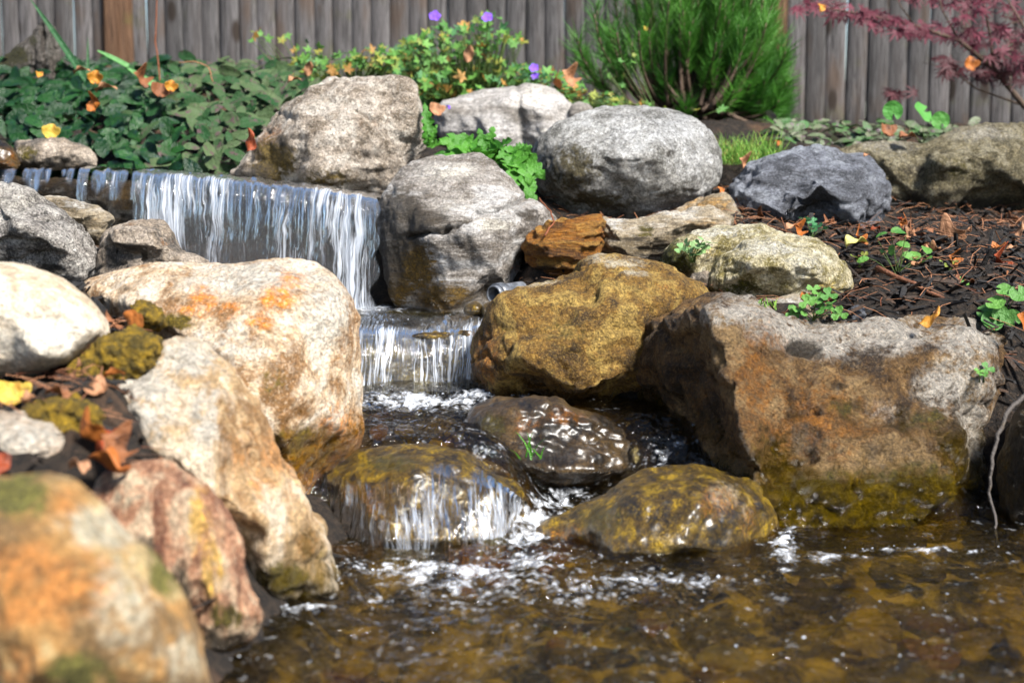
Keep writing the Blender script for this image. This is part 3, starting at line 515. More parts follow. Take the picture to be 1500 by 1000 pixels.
def upper_fall():
    nu, nv = 420, 150; u = np.linspace(0, 1, nu); lpx = -90 + u*655; ld = 3.80 - .40*u
    lpy = np.interp(lpx, [-90, 0, 100, 205, 300, 400, 480, 560], [243, 244, 243, 248, 256, 266, 275, 288])
    L = at(lpx, lpy, ld); L[:, 2] += .006*perlin(np.stack([u*40, u*0, u*0], 1)); P = np.zeros((nu, nv, 3)); fl = np.zeros((nu, nv, 2))
    v = np.linspace(0, 1, nv); run = .16; 
    for j, t in enumerate(v):
        s = t*(run+.36)
        if s < run: dy, dz = (run-s), -.004*sstep(.10, run, np.array(s))
        else:
            k = s-run; a = min(k/.03, 1); dy = -.055*(1-math.exp(-k/.035)) - .06*k; dz = -.004-(.018*a*a if k < .03 else .018+(k-.03)*1.0)
        P[:, j] = L + np.array([0, 1, 0])*dy + np.array([0, 0, 1])*dz
        P[:, j, 0] += -.02*max(0, s-run)*(1-u)
        fl[:, j, 0] = u*1.1; fl[:, j, 1] = s
    V2 = fl[..., 1]; PX = np.repeat(lpx[:, None], nv, 1)
    foam = .34 + .12*sstep(run+.02, run+.16, V2) - .7*sstep(run+.01, run-.05, V2)
    foam = foam - 1.1*sstep(206, 194, PX) - .10*blob(PX, V2, 390, run+.2, 30, .1) + .1*blob(PX, V2, 240, run+.1, 40, .2) - .2*sstep(505, 548, PX) - 1.1*sstep(.35, .6, (PX-540)/30+.8*perlin(np.stack([V2.ravel()*14, V2.ravel()*0, V2.ravel()*0+3], 1)).reshape(PX.shape)) + .25*perlin(np.stack([PX.ravel()*.035, V2.ravel()*2, PX.ravel()*0+8], 1)).reshape(PX.shape)
    wob = 8*perlin(np.stack([lpx*.05, lpx*0, lpx*0+2], 1))[:, None]
    end = run + .36*np.where(PX > 202+wob*.3, 1, .24+.05*np.abs(wob)/8)
    end = np.where(np.abs(PX-128) < 7, run+.13+.02*wob/8, end); foam = np.where(np.abs(PX-128) < 7, foam+1.15, foam)
    end = np.where(PX > 545, run+.3, end)
    for a, w, h, m in ((20, 6, .02, .9), (44, 4, .014, .8), (60, 7, .03, 1.), (76, 4, .02, .9), (98, 3, .012, .6), (108, 4, .02, .7), (148, 7, .03, 1.), (160, 4, .02, .8), (172, 4, .034, .9), (186, 5, .016, .7)): foam = foam + blob(PX, V2, a, run+.015+h*.6, w, h, m)
    sheet('waterfall', 'wide upper waterfall sheeting over a straight lip in white and blue streaks', P, fl, foam, FALL, .0035, (58, 1.2), V2 <= end)
    n2 = 40; y = np.linspace(-.02, .9, n2); Pu = L[:, None, :] + np.array([0, 1, 0])*(y[None, :, None]+.12) + np.array([0, 0, -.003])
    Pu[..., 2] += .004*perlin(Pu.reshape(-1, 3)*np.array([20, 12, 1])).reshape(nu, n2)
    me = mesh_np('water', Pu.reshape(-1, 3), grid_faces(nu, n2), WM, attrs={'foam': ('FLOAT', np.zeros(nu*n2))}); tag(link('water', me), kind='structure')
upper_fall()
def lower_fall():
    nu, nv = 220, 130; u = np.linspace(0, 1, nu); lpx = 505 + u*213
    ld = 2.96 + .05*u + .03*np.sin(u*pi); L = at(lpx, np.interp(lpx, [505, 560, 620, 680, 718], [489, 488, 490, 484, 472]), ld)
    P = np.zeros((nu, nv, 3)); fl = np.zeros((nu, nv, 2)); v = np.linspace(0, 1, nv); run = .36
    for j, t in enumerate(v):
        s = t*(run+.19)
        if s < run: dy, dz = (run-s), .018*(1-math.exp(-(run-s)/.035))
        else: k = s-run; dy = -.05*(1-math.exp(-k/.05))-.05*k; dz = -k*.98
        P[:, j] = L + np.array([0, 1, 0])*dy + np.array([0, 0, 1])*dz; P[:, j, 0] -= .03*max(0, s-run)*u
        fl[:, j, 0] = u*.32; fl[:, j, 1] = s
    P[..., 2] += .004*perlin(P.reshape(-1, 3)*np.array([18, 22, 4])).reshape(nu, nv)
    V2 = fl[..., 1]; U = np.repeat(u[:, None], nv, 1)
    foam = .31 + .16*sstep(run, run+.12, V2) - .75*sstep(run+.0, run-.05, V2) - .3*sstep(.12, .0, U)
    foam += blob(U, V2, .8, run-.06, .1, .03, .5) + blob(U, V2, .95, run-.05, .08, .05, .5) - .25*blob(U, V2, .42, run+.1, .05, .2) - .2*blob(U, V2, .12, run+.1, .06, .2)
    sheet('waterfall', 'small second waterfall spilling from the amber pool beside the golden boulder', P, fl, foam, FALL, .0035, (66, 1.8))
    # the pool between the two falls
    xs = np.linspace(-.62, .06, 150); ys = np.linspace(3.2, 3.75, 90); X, Y = np.meshgrid(xs, ys, indexing='ij'); zz = float(P[:, 0, 2].mean())-.002
    Z = zz + .005*fbm(np.stack([X.ravel()*16, Y.ravel()*22, X.ravel()*0], 1), 3)
    px, py = proj(np.stack([X.ravel(), Y.ravel(), Z], 1)); f = blob(px, py, 500, 452, 80, 8, .6) + blob(px, py, 560, 452, 20, 6, .4)
    me = mesh_np('water', np.stack([X.ravel(), Y.ravel(), Z], 1), grid_faces(150, 90), WM, attrs={'foam': ('FLOAT', f)}); tag(link('water', me), kind='structure')
lower_fall()
def film(key, label, x0, x1, ytop, ybot, foamf, off=.004, mat=None, nu=220, nv=110):
    d, fr = FRONT[key]; gx = np.linspace(x0, x1, nu); U, Vv = np.meshgrid(gx, np.linspace(0, 1, nv), indexing='ij')
    yt = np.interp(gx, *zip(*ytop))[:, None]; yb = np.interp(gx, *zip(*ybot))[:, None]; PY = yt + (yb-yt)*Vv
    F, dist = fr(np.stack([U.ravel(), PY.ravel()], 1)); F = np.maximum.accumulate(F.reshape(nu, nv), axis=1).ravel(); P = at(U.ravel(), PY.ravel(), d-F-off)
    P = P.reshape(nu, nv, 3)
    for _ in range(3): P[1:-1, 1:-1] = .25*(P[2:, 1:-1]+P[:-2, 1:-1]+P[1:-1, 2:]+P[1:-1, :-2])
    seg = np.linalg.norm(np.diff(P, axis=1), axis=2); V2 = np.concatenate([np.zeros((nu, 1)), np.cumsum(seg, 1)], 1)
    fl = np.stack([U*d/FPX, V2], -1); foam = foamf(U, PY)
    ok = np.ones((nu, nv), bool)
    return sheet('cascade', label, P, fl, foam, mat or FILM, .004, (75, 6), ok)
film('X', 'thin cascade streaking down the front of the round amber boulder', 490, 772, [(490, 705), (540, 682), (620, 676), (700, 684), (772, 735)], [(490, 838), (560, 846), (700, 846), (772, 838)],
     lambda U, PY: 0.72*sstep(672, 770, PY+22*perlin(np.stack([U.ravel()*.045, U.ravel()*0+.3, U.ravel()*0+.7], 1)).reshape(U.shape)) - .24 + .3*perlin(np.stack([U.ravel()*.03, PY.ravel()*.006, U.ravel()*0+4], 1)).reshape(U.shape) - .5*sstep(520, 495, U) - .5*sstep(715, 690, PY)*sstep(640, 600, U) - .25*blob(U, PY, 655, 770, 14, 60) - .3*blob(U, PY, 560, 800, 25, 30) + .12*blob(U, PY, 640, 720, 40, 30) , off=.011)

# foam and droplets where the water lands, plus pond dots added as sun sparkles
def ico(sub=1):
    bm = bmesh.new(); bmesh.ops.create_icosphere(bm, subdivisions=sub, radius=1); V = np.array([v.co[:] for v in bm.verts]); F = np.array([[v.index for v in f.verts] for f in bm.faces]); bm.free(); return V, F
def scatter(name, TV, TF, mats, mat, attrs=None, parent=None, smooth=True, org=None):
    """one mesh of many placed copies of a small template (mats: n x 3 x 4)"""
    mats = np.asarray(mats); n = len(mats); V = np.einsum('nij,kj->nki', mats[:, :, :3], TV)+mats[:, None, :, 3]; k = len(TV)
    V = V.reshape(-1, 3)
    if org is not None: V = V-np.asarray(org)
    F = (np.array(TF)[None]+(np.arange(n)*k)[:, None, None]).reshape(-1, len(TF[0]))
    A = {a: (ty, np.repeat(np.asarray(v), k, 0)) for a, (ty, v) in (attrs or {}).items()}
    return link(name, mesh_np(name, V, F, mat, smooth, A), parent, org)
def rot_mats(loc, scale, eul):
    out = np.zeros((len(loc), 3, 4))
    for i in range(len(loc)):
        R = Euler(eul[i]).to_matrix(); s = scale[i]; R = np.array(R)*(s if np.ndim(s) else np.array([s, s, s])); out[i, :, :3] = R; out[i, :, 3] = loc[i]
    return out
def droplets():
    g = NT('froth_sparkle'); g.out(g.add('MixShader', {0: .5, 1: g.bsdf((.6, .64, .7), .06, None, 1.), 2: g.add('BsdfTransparent').outputs[0]}).outputs[0]); TV, TF = ico(2); loc = []; sc = []
    # pixel centre, spread, depth on the surface found from the water height
    for cx, cy, rx, ry, z, n in ((660, 838, 150, 12, .006, 240), (740, 812, 60, 16, .012, 60), (760, 862, 200, 28, .004, 120), (620, 584, 90, 7, MID_Z+.012, 130), (1150, 800, 20, 30, .02, 60), (960, 852, 120, 8, .004, 80),
                               (1000, 920, 380, 60, .002, 130), (560, 833, 60, 9, .01, 90), (640, 470, 50, 10, .285, 30), (420, 893, 50, 4, .003, 40), (340, 965, 40, 5, .003, 25), (1330, 806, 120, 3, .004, 40)):
        px = RNG.normal(cx, rx*.6, n); py = RNG.normal(cy, ry*.6, n)
        a = (px-750)/FPX; b = (500-py)/FPX; k = (z-CAM_H)/(b*CP-SP); ok = (k > .5) & (k < 4)
        P = np.stack([a*k, k*(CP+b*SP), z+RNG.exponential(.004, n)], 1); loc += list(P[ok]); sc += list(RNG.lognormal(math.log(.00075), .45, n)[ok])
    loc = np.array(loc); sc = np.array(sc); keep = RNG.random(len(loc)) < .27; loc = loc[keep]; sc = sc[keep]; m = rot_mats(loc, [np.array([s*RNG.uniform(.8, 1.8), s, s*.8]) for s in sc], RNG.uniform(-.6, .6, (len(loc), 3)))
    tag(scatter('froth_sparkle', TV, TF, m, g.mat), kind='stuff')
droplets()

# ------------------------------------------------------------------ fence
def wood_mat(name, a, b, c, warm=(.07, .045, .03), moss=(.07, .07, .02), mossa=.35):
    g = NT(name); co = g.co(); rnd = g.add('ObjectInfo').outputs['Random']
    sh = g.add('CombineXYZ', {0: g.m('MULTIPLY', rnd, 37.), 1: 0., 2: g.m('MULTIPLY', rnd, 11.)}).outputs[0]
    v = g.add('VectorMath', {0: co, 1: sh}, operation='ADD').outputs[0]
    gr = g.noise(g.vscale(v, (1, 1, .035)), 190, 6, .65, .6); big = g.noise(g.vscale(v, (1, 1, .3)), 7, 5, .6); st = g.noise(g.vscale(v, (1, 1, .06)), 34, 5, .6, .4)
    k = g.mix(g.mapr(gr, .36, .64), a, c); k = g.mix(g.mapr(st, .46, .62, 0, .6), k, b)
    k = g.mix(g.mapr(big, .52, .7, 0, .7), k, warm); k = g.mix(g.mapr(g.noise(v, 4.5, 4, .6), .56, .7, 0, mossa), k, moss)
    kn = g.vor(g.vscale(v, (1, 1, .42)), 6.5); k = g.mix(g.mapr(kn, .17, .08), k, (.025, .018, .014))
    k = g.mix(1., k, g.add('CombineColor', {0: g.m('MULTIPLY_ADD', rnd, .5, .68), 1: g.m('MULTIPLY_ADD', rnd, .48, .69), 2: g.m('MULTIPLY_ADD', rnd, .48, .69)}).outputs[0], 'MULTIPLY')
    h = g.m('ADD', g.m('MULTIPLY', gr, .004), g.m('MULTIPLY', st, .004))
    return g.out(g.bsdf(k, .85, g.bump(h, 1.), .25))
def fence_d(px): return np.interp(px, [-400, 1900], [6.36, 5.56])
def build_fence():
    FA = at1(-330, 250, fence_d(-330)); FB = at1(1830, 250, fence_d(1830)); FA.z = FB.z = .55
    ax = (FB-FA).normalized(); ang = math.atan2(ax.y, ax.x); L = (FB-FA).length; pitch = .0805
    root = thing('fence', 'grey weathered stockade fence of narrow upright rounded pickets behind the garden', 'fence', (FA+FB)/2)
    wm = wood_mat('weathered grey wood', (.026, .024, .024), (.07, .063, .062), (.118, .112, .113)); pm = wood_mat('brown post wood', (.035, .018, .01), (.09, .045, .022), (.15, .085, .05), (.1, .045, .02), (.07, .075, .015), .9)
    def picket_mesh(w, h, dep, var):
        prof = [(-w/2, 0.004)] + [(w/2*sin(t), -dep*cos(t)**.8) for t in np.linspace(-1.45, 1.45, 11)] + [(w/2, 0.004)]
        zs = np.concatenate([[0], np.linspace(.3, h-.09, 10), [h-.04, h-.015, h]]); V = []; F = []; n = len(prof)
        for i, z in enumerate(zs):
            k = 1 if z < h-.05 else max(.12, 1-(z-(h-.05))/.05*.85)
            wob = .0025*sin(z*5+var*2.1); 
            V += [(x*k+wob, y, z) for x, y in prof]
        for i in range(len(zs)-1):
            for j in range(n): F.append((i*n+j, i*n+(j+1) % n, (i+1)*n+(j+1) % n, (i+1)*n+j))
        F += [tuple(range((len(zs)-1)*n, len(zs)*n)), tuple(reversed(range(n)))]
        return mesh_np('picket', V, F, wm)
    protos = [picket_mesh(pitch*f, 1.86+.01*i, .0165+.0015*i, i) for i, f in enumerate((1.035, 1.03, 1.04, 1.03))]
    n = int(L/pitch)
    for i in range(n):
        o = link('picket', protos[i % 4] if i % 7 else protos[(i//7) % 4], root)
        p = ax*(i*pitch - L/2); off = RNG.uniform(-.004, .004)
        o.location = (p.x - ax.y*off, p.y + ax.x*off, RNG.uniform(-.03, .01)); o.rotation_euler = (RNG.uniform(-.004, .004), RNG.uniform(-.004, .004), ang+RNG.uniform(-.05, .05))
    for px, w, dep, mt in ((183, .125, .05, pm), (1131, .085, .045, pm)):
        q = at1(px, 250, fence_d(px)-.02); bm = bmesh.new(); bmesh.ops.create_cube(bm, size=1)
        for v in bm.verts: v.co = (v.co.x*w, v.co.y*dep*1.2, (v.co.z+.5)*1.95)
        bmesh.ops.bevel(bm, geom=bm.edges[:], offset=.014, segments=3, affect='EDGES'); me = bpy.data.meshes.new('post'); bm.to_mesh(me); bm.free(); me.materials.append(mt)
        o = link('post', me, root); c = (FA+FB)/2; o.location = (q.x-c.x, q.y-c.y-.02, -.03); o.rotation_euler = (0, 0, ang)
    for z in (.35, 1.45):
        bm = bmesh.new(); bmesh.ops.create_cube(bm, size=1)
        for v in bm.verts: v.co = (v.co.x*L, v.co.y*.035, v.co.z*.08)
        me = bpy.data.meshes.new('rail'); bm.to_mesh(me); bm.free(); me.materials.append(wm)
        o = link('rail', me, root); o.location = (-ax.y*.03, .03*ax.x, z); o.rotation_euler = (0, 0, ang)
build_fence()

# ------------------------------------------------------------------ leaves and plants
def leaf_mat(name, c1, c2, c3=None, rough=.45, trans=.25, spec=.4, vein=None):
    g = NT(name); t = g.attr('tint'); co = g.co(); n = g.noise(co, 45, 4, .6)
    c = g.mix(t, c1, c2)
    if c3: c = g.mix(g.mapr(n, .52, .68), c, c3)
    c = g.mix(g.mapr(g.noise(co, 160, 3, .6), .5, .75, 0, .35), c, [x*.5 for x in c1])
    if vein: c = g.mix(g.mapr(g.attr('rib'), .8, 1., 0, .6), c, vein)
    b = g.bsdf(c, rough, g.bump(g.m('MULTIPLY', g.noise(co, 90, 4, .6), .006), 1.), spec)
    tl = g.add('BsdfTranslucent', {0: c}).outputs[0]
    return g.out(g.add('MixShader', {0: trans, 1: b, 2: tl}).outputs[0])
def leaf_grid(wf, nl=7, fold=.25, curl=.3, wave=0., twist=0.):
    """leaf of unit length along +y, half width wf(t), as a folded and curled strip grid"""
    V = []; rib = []
    for i in range(nl):
        t = i/(nl-1); w = wf(t)
        for s in (-1, -.5, 0, .5, 1):
            x = s*w; z = fold*abs(x) - curl*t*t*.5 + wave*sin(t*9+s*2)*abs(s)*.1; a = twist*t
            V.append((x*cos(a)-z*sin(a), t, x*sin(a)+z*cos(a))); rib.append(1-abs(s))
    return np.array(V), grid_faces(nl, 5)
def leaf_lobed(radii, nseg=4, cup=.15, wave=.08, seed=0, stalk=True):
    """palmate leaf: radii = list of (angle deg, radius) round the outline"""
    A = np.array([r[0] for r in radii])*pi/180; R = np.array([r[1] for r in radii]); V = [(0, 0, 0)]; F = []; n = len(A); rs = np.random.default_rng(seed)
    ph = rs.uniform(0, 6, 3)
    for k in range(1, nseg+1):
        q = k/nseg
        for a, r in zip(A, R):
            rr = r*q if q > .4 else q*(r*.5+.5*R.mean())
            if q > .4: m = (q-.4)/.6; rr = q*((1-m)*(r*.5+.5*R.mean())+m*r)
            x, y = rr*sin(a), rr*cos(a); V.append((x, y, cup*rr*rr + wave*(sin(x*5+ph[0])+sin(y*6+ph[1]))*rr))
    for j in range(n): F.append((0, 1+j, 1+(j+1) % n, 1+(j+1) % n))
    T = [(f[0], f[1], f[2]) for f in F]
    for k in range(nseg-1):
        for j in range(n):
            a = 1+k*n+j; b = 1+k*n+(j+1) % n; T += [(a, a+n, b+n), (a, b+n, b)]
    return np.array(V), np.array(T)
def lobes(n, depth, spread=260, pts=5, tip=.6):
    out = []
    for i in range(n):
        a0 = -spread/2+spread*i/(n-1); L = 1-.45*(abs(a0)/(spread/2))**1.5; h = spread/(n-1)/2
        out += [(a0-h, depth*L*.9), (a0-h*tip, L*(depth*.5+.42)), (a0, L), (a0+h*tip, L*(depth*.5+.42))]
    return out + [(spread/2+spread/(n-1)/2, depth*.5), (180, .12)]
def tube(pts, r0, r1=None, n=6):
    pts = [Vector(p) for p in pts]; r1 = r0 if r1 is None else r1; V = []; F = []; N = len(pts); up = Vector((.31, .2, .93))
    for i, p in enumerate(pts):
        t = (pts[min(i+1, N-1)]-pts[max(i-1, 0)]).normalized(); s = t.cross(up); s = s.normalized() if s.length > 1e-4 else Vector((1, 0, 0)); b = t.cross(s); r = r0+(r1-r0)*i/(N-1)
        V += [tuple(p+s*r*cos(k*2*pi/n)+b*r*sin(k*2*pi/n)) for k in range(n)]
    for i in range(N-1):
        for k in range(n): F.append((i*n+k, i*n+(k+1) % n, (i+1)*n+(k+1) % n, (i+1)*n+k))
    F += [tuple(reversed(range(n))), tuple(range((N-1)*n, N*n))]
    return V, F
def tubes(name, list_, mat, parent=None, org=(0, 0, 0)):
    V = []; F = []; org = Vector(org)
    for a in list_:
        v, f = tube(*a); k = len(V); V += [tuple(Vector(p)-org) for p in v]; F += [tuple(i+k for i in q) for q in f]
    return link(name, mesh_np(name, V, F, mat), parent, None)
def bez(a, b, c, n=8):
    a, b, c = Vector(a), Vector(b), Vector(c)
    return [a*(1-t)**2+b*2*t*(1-t)+c*t*t for t in np.linspace(0, 1, n)]
def place_leaves(name, T, loc, size, normal, mat, parent=None, org=(0, 0, 0), jit=.5, tint=None, yaw=None):
    """copies of leaf T at loc with their faces along `normal` (plus jitter), pointing by yaw"""
    n = len(loc); m = np.zeros((n, 3, 4)); normal = np.broadcast_to(np.asarray(normal, float), (n, 3)); org = np.asarray(org, float)
    for i in range(n):
        z = Vector(normal[i]+RNG.normal(0, jit, 3)).normalized(); a = RNG.uniform(0, 2*pi) if yaw is None else yaw[i]
        y = Vector((sin(a), cos(a), 0)) if abs(z.z) > .3 else Vector((sin(a), 0, cos(a))); x = y.cross(z).normalized(); y = z.cross(x)
        s = size[i]; m[i, :, 0] = np.array(x)*s; m[i, :, 1] = np.array(y)*s; m[i, :, 2] = np.array(z)*s; m[i, :, 3] = np.asarray(loc[i])-org
    return scatter(name, T[0], T[1], m, mat, {'tint': ('FLOAT', RNG.uniform(0, 1, n) if tint is None else tint)}, parent)
def in_poly(poly, n):
    P = np.array(poly, float); out = np.zeros((0, 2))
    while len(out) < n:
        Q = RNG.uniform(P.min(0), P.max(0), (n*2, 2)); ok, _ = poly_dist(Q, P); out = np.concatenate([out, Q[ok]])
    return out[:n]
stem_g = leaf_mat('green stem', (.06, .1, .02), (.12, .16, .04)); stem_r = leaf_mat('reddish stem', (.22, .07, .03), (.3, .12, .05)); bark = leaf_mat('bark', (.07, .045, .03), (.13, .09, .06), trans=0., rough=.8)

OVAL = leaf_grid(lambda t: .29*math.sqrt(max(0, sin(pi*t)))*(.55+.5*t)+.012, 10, .16, .4, .12)
def ground_cover():
    n = 1700; P = np.stack([RNG.uniform(-1.75, -.60, n), RNG.uniform(3.86, 4.95, n)], 1)
    y0 = 3.9 + .1*perlin(np.stack([P[:, 0]*3, P[:, 0]*0, P[:, 0]*0], 1)); P = P[(P[:, 1] > y0)]
    z = ground_z(P[:, 0], P[:, 1]); loc = np.stack([P[:, 0], P[:, 1], z+.01+RNG.uniform(0, .075, len(P))], 1); px, py = proj(loc)
    tint = np.clip((px-200)/120+RNG.normal(0, .25, len(P)), 0, 1)
    dark = tint < .45
    m1 = leaf_mat('dark glossy leaves', (.003, .018, .005), (.014, .058, .012), (.008, .028, .018), .3, .1, .25); m2 = leaf_mat('grey purple leaves', (.014, .05, .016), (.07, .1, .045), (.075, .045, .05), .45, .12, .12)
    for nm, k, m in (('ground_cover', dark, m1), ('ground_cover', ~dark, m2)):
        q = loc[k]; o = place_leaves(nm, OVAL, q, RNG.uniform(.04, .088, len(q)), (0, -.75, .7), m, None, jit=.34, yaw=RNG.normal(pi, 1.0, len(q))); tag(o, kind='stuff')
    n = 380; px = RNG.uniform(1130, 1430, n); d = RNG.uniform(4.15, 4.75, n); b = at(px, px*0+200, d); loc = np.stack([b[:, 0], b[:, 1], ground_z(b[:, 0], b[:, 1])+RNG.uniform(0, .03, n)], 1)
    m3 = leaf_mat('pale ground leaves', (.03, .1, .02), (.13, .14, .09), (.1, .06, .08), .4, .15)
    tag(place_leaves('ground_cover', OVAL, loc, RNG.uniform(.035, .06, n), (0, -.35, .9), m3, None, jit=.35), kind='stuff')
ground_cover()

def pine():
    org = at1(1010, 205, 4.95); org.z = float(ground_z(np.array(org.x), np.array(org.y)))
    r = thing('pine_shrub', 'dense dark green mugo pine bush in front of the fence', 'shrub', org)
    tips = np.concatenate([in_poly([(830,100),(850,40),(880,-40),(960,-70),(1080,-70),(1130,10),(1160,90),(1168,150),(1150,195),(1080,190),(1000,170),(930,140),(880,120)], 135), in_poly([(1010,-60),(1090,-60),(1130,20),(1160,100),(1165,160),(1140,195),(1060,180),(1010,100)], 105)])
    br = []; nl = []; nd = []; nt = []
    for px, py in tips:
        d = 4.95+RNG.normal(0, .16); tip = at1(px, py, d); base = org + Vector(((tip.x-org.x)*.35+RNG.normal(0, .03), RNG.normal(0, .08), max(0, (tip.z-org.z)*.1)))
        mid = base.lerp(tip, .55)+Vector(((tip.x-org.x)*.22, 0, -.03)); pts = bez(base, mid, tip+Vector((0, 0, .03)), 9); br.append((pts, (.008), .003, 5))
        L = 140 if px > 960 else 80; t = RNG.uniform(.5, 1, L); sh = RNG.uniform(0, 1)
        for s in t:
            f = s*8; i = min(int(f), 7); p = pts[i].lerp(pts[i+1], f-i); ax = (pts[i+1]-pts[i]).normalized(); rv = Vector(RNG.normal(0, 1, 3)); rv = (rv-ax*rv.dot(ax)).normalized()
            nl.append(p); nd.append((ax*RNG.uniform(.75, 1.3)+rv*.75+Vector((0, 0, .15))).normalized()*RNG.uniform(.055, .1)); nt.append(np.clip(sh*.6+RNG.uniform(0, .4), 0, 1))
    tubes('branch', br, bark, r, org)
    nl = np.array(nl); nd = np.array(nd); n = len(nl); side = np.cross(nd, RNG.normal(0, 1, (n, 3))); side /= np.linalg.norm(side, axis=1, keepdims=True); w = .0012
    V = np.stack([nl-side*w, nl+side*w, nl+nd*.6+side*w*.9+[0, 0, .002], nl+nd*.6-side*w*.9+[0, 0, .002], nl+nd], 1).reshape(-1, 3)-np.array(org); k = np.arange(n)[:, None]*5
    F = [tuple(x) for x in np.concatenate([k+[0, 1, 2], k+[0, 2, 3], k+[3, 2, 4]])]
    link('needles', mesh_np('needles', V, F, leaf_mat('pine needles', (.02, .1, .012), (.09, .26, .03), None, .45, .3), False, {'tint': ('FLOAT', np.repeat(nt, 5))}), r)
pine()

GER = leaf_lobed(lobes(5, .45, 250), 3, .2, .05, 1)
def leafy_plant(name, label, cat, base, regions, size, mats, leafT=GER, jit=.6, stemr=.0016, normal=(0, -.6, .75), stem_every=1, group=None, flowers=(), stemmat=None):
    org = at1(*base); r = thing(name, label, cat, org, group); stems = []; L = []; Sz = []
    for poly, n, d0, d1 in regions:
        Q = in_poly(poly, n); d = RNG.uniform(d0, d1, n); P = at(Q[:, 0], Q[:, 1], d); L.append(P); Sz.append(RNG.uniform(*size, n))
    L = np.concatenate(L); Sz = np.concatenate(Sz)
    for i in range(0, len(L), stem_every):
        p = Vector(L[i]); b = Vector((org.x+(p.x-org.x)*.6+RNG.normal(0, .01), org.y+(p.y-org.y)*.6, min(org.z, p.z-.01))); stems.append((bez(b, Vector((p.x*.6+b.x*.4, p.y, b.z+(p.z-b.z)*.7)), p, 5), stemr*1.2, stemr*.7, 4))
    if len(stems) < 40:
        for q in stems: tubes('stem', [q], stem_g, r, org)
    else: tubes('stems', stems, stemmat or stem_g, r, org)
    which = RNG.integers(0, len(mats), len(L))
    for k, m in enumerate(mats):
        q = which == k
        if q.any(): place_leaves('leaves', leafT, L[q], Sz[q], normal, m, r, org, jit)
    for fx, fy, fd, fs in flowers:
        c = at1(fx, fy, fd); PT = leaf_grid(lambda t: .42*math.sqrt(max(0, sin(pi*t**1.3)))+.03, 6, .2, -.3); ms = []
        for a in range(5):
            R = (Euler((-.25, RNG.uniform(-.3, .3), 0)).to_matrix() @ Matrix.Rotation(pi/2*.9, 3, 'X') @ Matrix.Rotation(a*2*pi/5+fx, 3, 'Z')); m = np.zeros((3, 4)); m[:, :3] = np.array(R)*fs; m[:, 3] = np.array(c-org); ms.append(m)
        scatter('flower', PT[0], PT[1], ms, PURPLE, {'tint': ('FLOAT', RNG.uniform(0, 1, 5))}, r)
        tubes('flower_stem', [(bez(c+Vector((RNG.normal(0, .03), .03, -.16)), c+Vector((0, .02, -.06)), c, 6), .0015, .001, 4)], stem_g, r, org)
    return r
PURPLE = leaf_mat('purple petals', (.16, .06, .6), (.3, .12, .8), None, .5, .35)
g1 = leaf_mat('bright plant green', (.05, .16, .03), (.12, .28, .05), None, .5, .3); g2 = leaf_mat('yellow green leaves', (.13, .2, .03), (.26, .28, .05), (.3, .2, .04), .5, .3); g3 = leaf_mat('deep green leaves', (.02, .09, .03), (.05, .16, .05), None, .45, .25); g4 = leaf_mat('autumn tipped leaves', (.28, .14, .03), (.4, .22, .05), None, .5, .3)
leafy_plant('geranium', 'sprawling geranium with violet flowers behind the light grey boulder', 'flowering plant', (690, 150, 4.75),
    [([(560,120),(575,75),(600,55),(650,60),(690,75),(760,85),(800,110),(800,140),(740,140),(640,150),(600,150)], 560, 4.55, 4.95), ([(590,70),(640,40),(690,20),(740,25),(770,60),(720,80),(640,80)], 120, 4.6, 4.9), ([(770,120),(800,100),(850,125),(930,150),(960,160),(900,160),(800,150)], 80, 4.45, 4.7), ([(600,110),(650,110),(640,160),(615,150)], 50, 4.45, 4.6)],
    (.016, .034), [g1, g1, g1, g1, g3, g3, g1, g3, g2, g2, g4], flowers=[(637, 24, 4.6, .02), (714, 26, 4.62, .019), (782, 100, 4.5, .016), (784, 112, 4.5, .014)])
leafy_plant('geranium', 'low leafy geranium without flowers behind the tall tan boulder', 'plant', (510, 125, 4.7),
    [([(425,110),(430,70),(470,85),(520,75),(560,65),(590,85),(585,110),(540,105),(490,112),(455,125)], 210, 4.5, 4.9), ([(340,60),(350,40),(400,45),(480,60),(470,80),(400,65)], 14, 4.7, 4.95)], (.014, .03), [g1, g1, g2, g3, g2, g4, g1])
leafy_plant('wildflower', 'thin yellowing sprigs in front of the pine bush', 'plant', (1010, 170, 4.3), [([(855,150),(880,90),(930,80),(940,150),(1060,150),(1060,170),(1000,165)], 26, 4.25, 4.4)], (.012, .024), [g2, g1])

DAN = leaf_grid(lambda t: (.05+.15*sin(pi*t**.75))*(.45+.75*abs(sin(t*19)))*(1-.3*t)+.012, 40, .35, .5, .6)
def rosette(name, label, cat, base, ends, mat, w=1.0, T=DAN, child='leaf', group=None):
    """leaves running from the base to given points (px, py, d)"""
    org = at1(*base); r = thing(name, label, cat, org, group)
    for e in ends:
        a = at1(*(e[3:6] if len(e) > 5 else base)); b = at1(*e[:3]); y = b-a; Ln = y.length; y.normalize(); z = Vector((RNG.normal(0, .25), -.75, .6)); z = (z-y*z.dot(y)).normalized(); x = y.cross(z)
        V = np.array([tuple((a-org)+x*(v[0]*Ln*w)+y*(v[1]*Ln)+z*(v[2]*Ln)) for v in T[0]])
        link(child, mesh_np(child, V, T[1], mat, True, {'tint': ('FLOAT', np.full(len(V), RNG.uniform(0, 1)))}), r)
    return r
dm = leaf_mat('dandelion green', (.035, .15, .012), (.08, .25, .025), None, .45, .35)
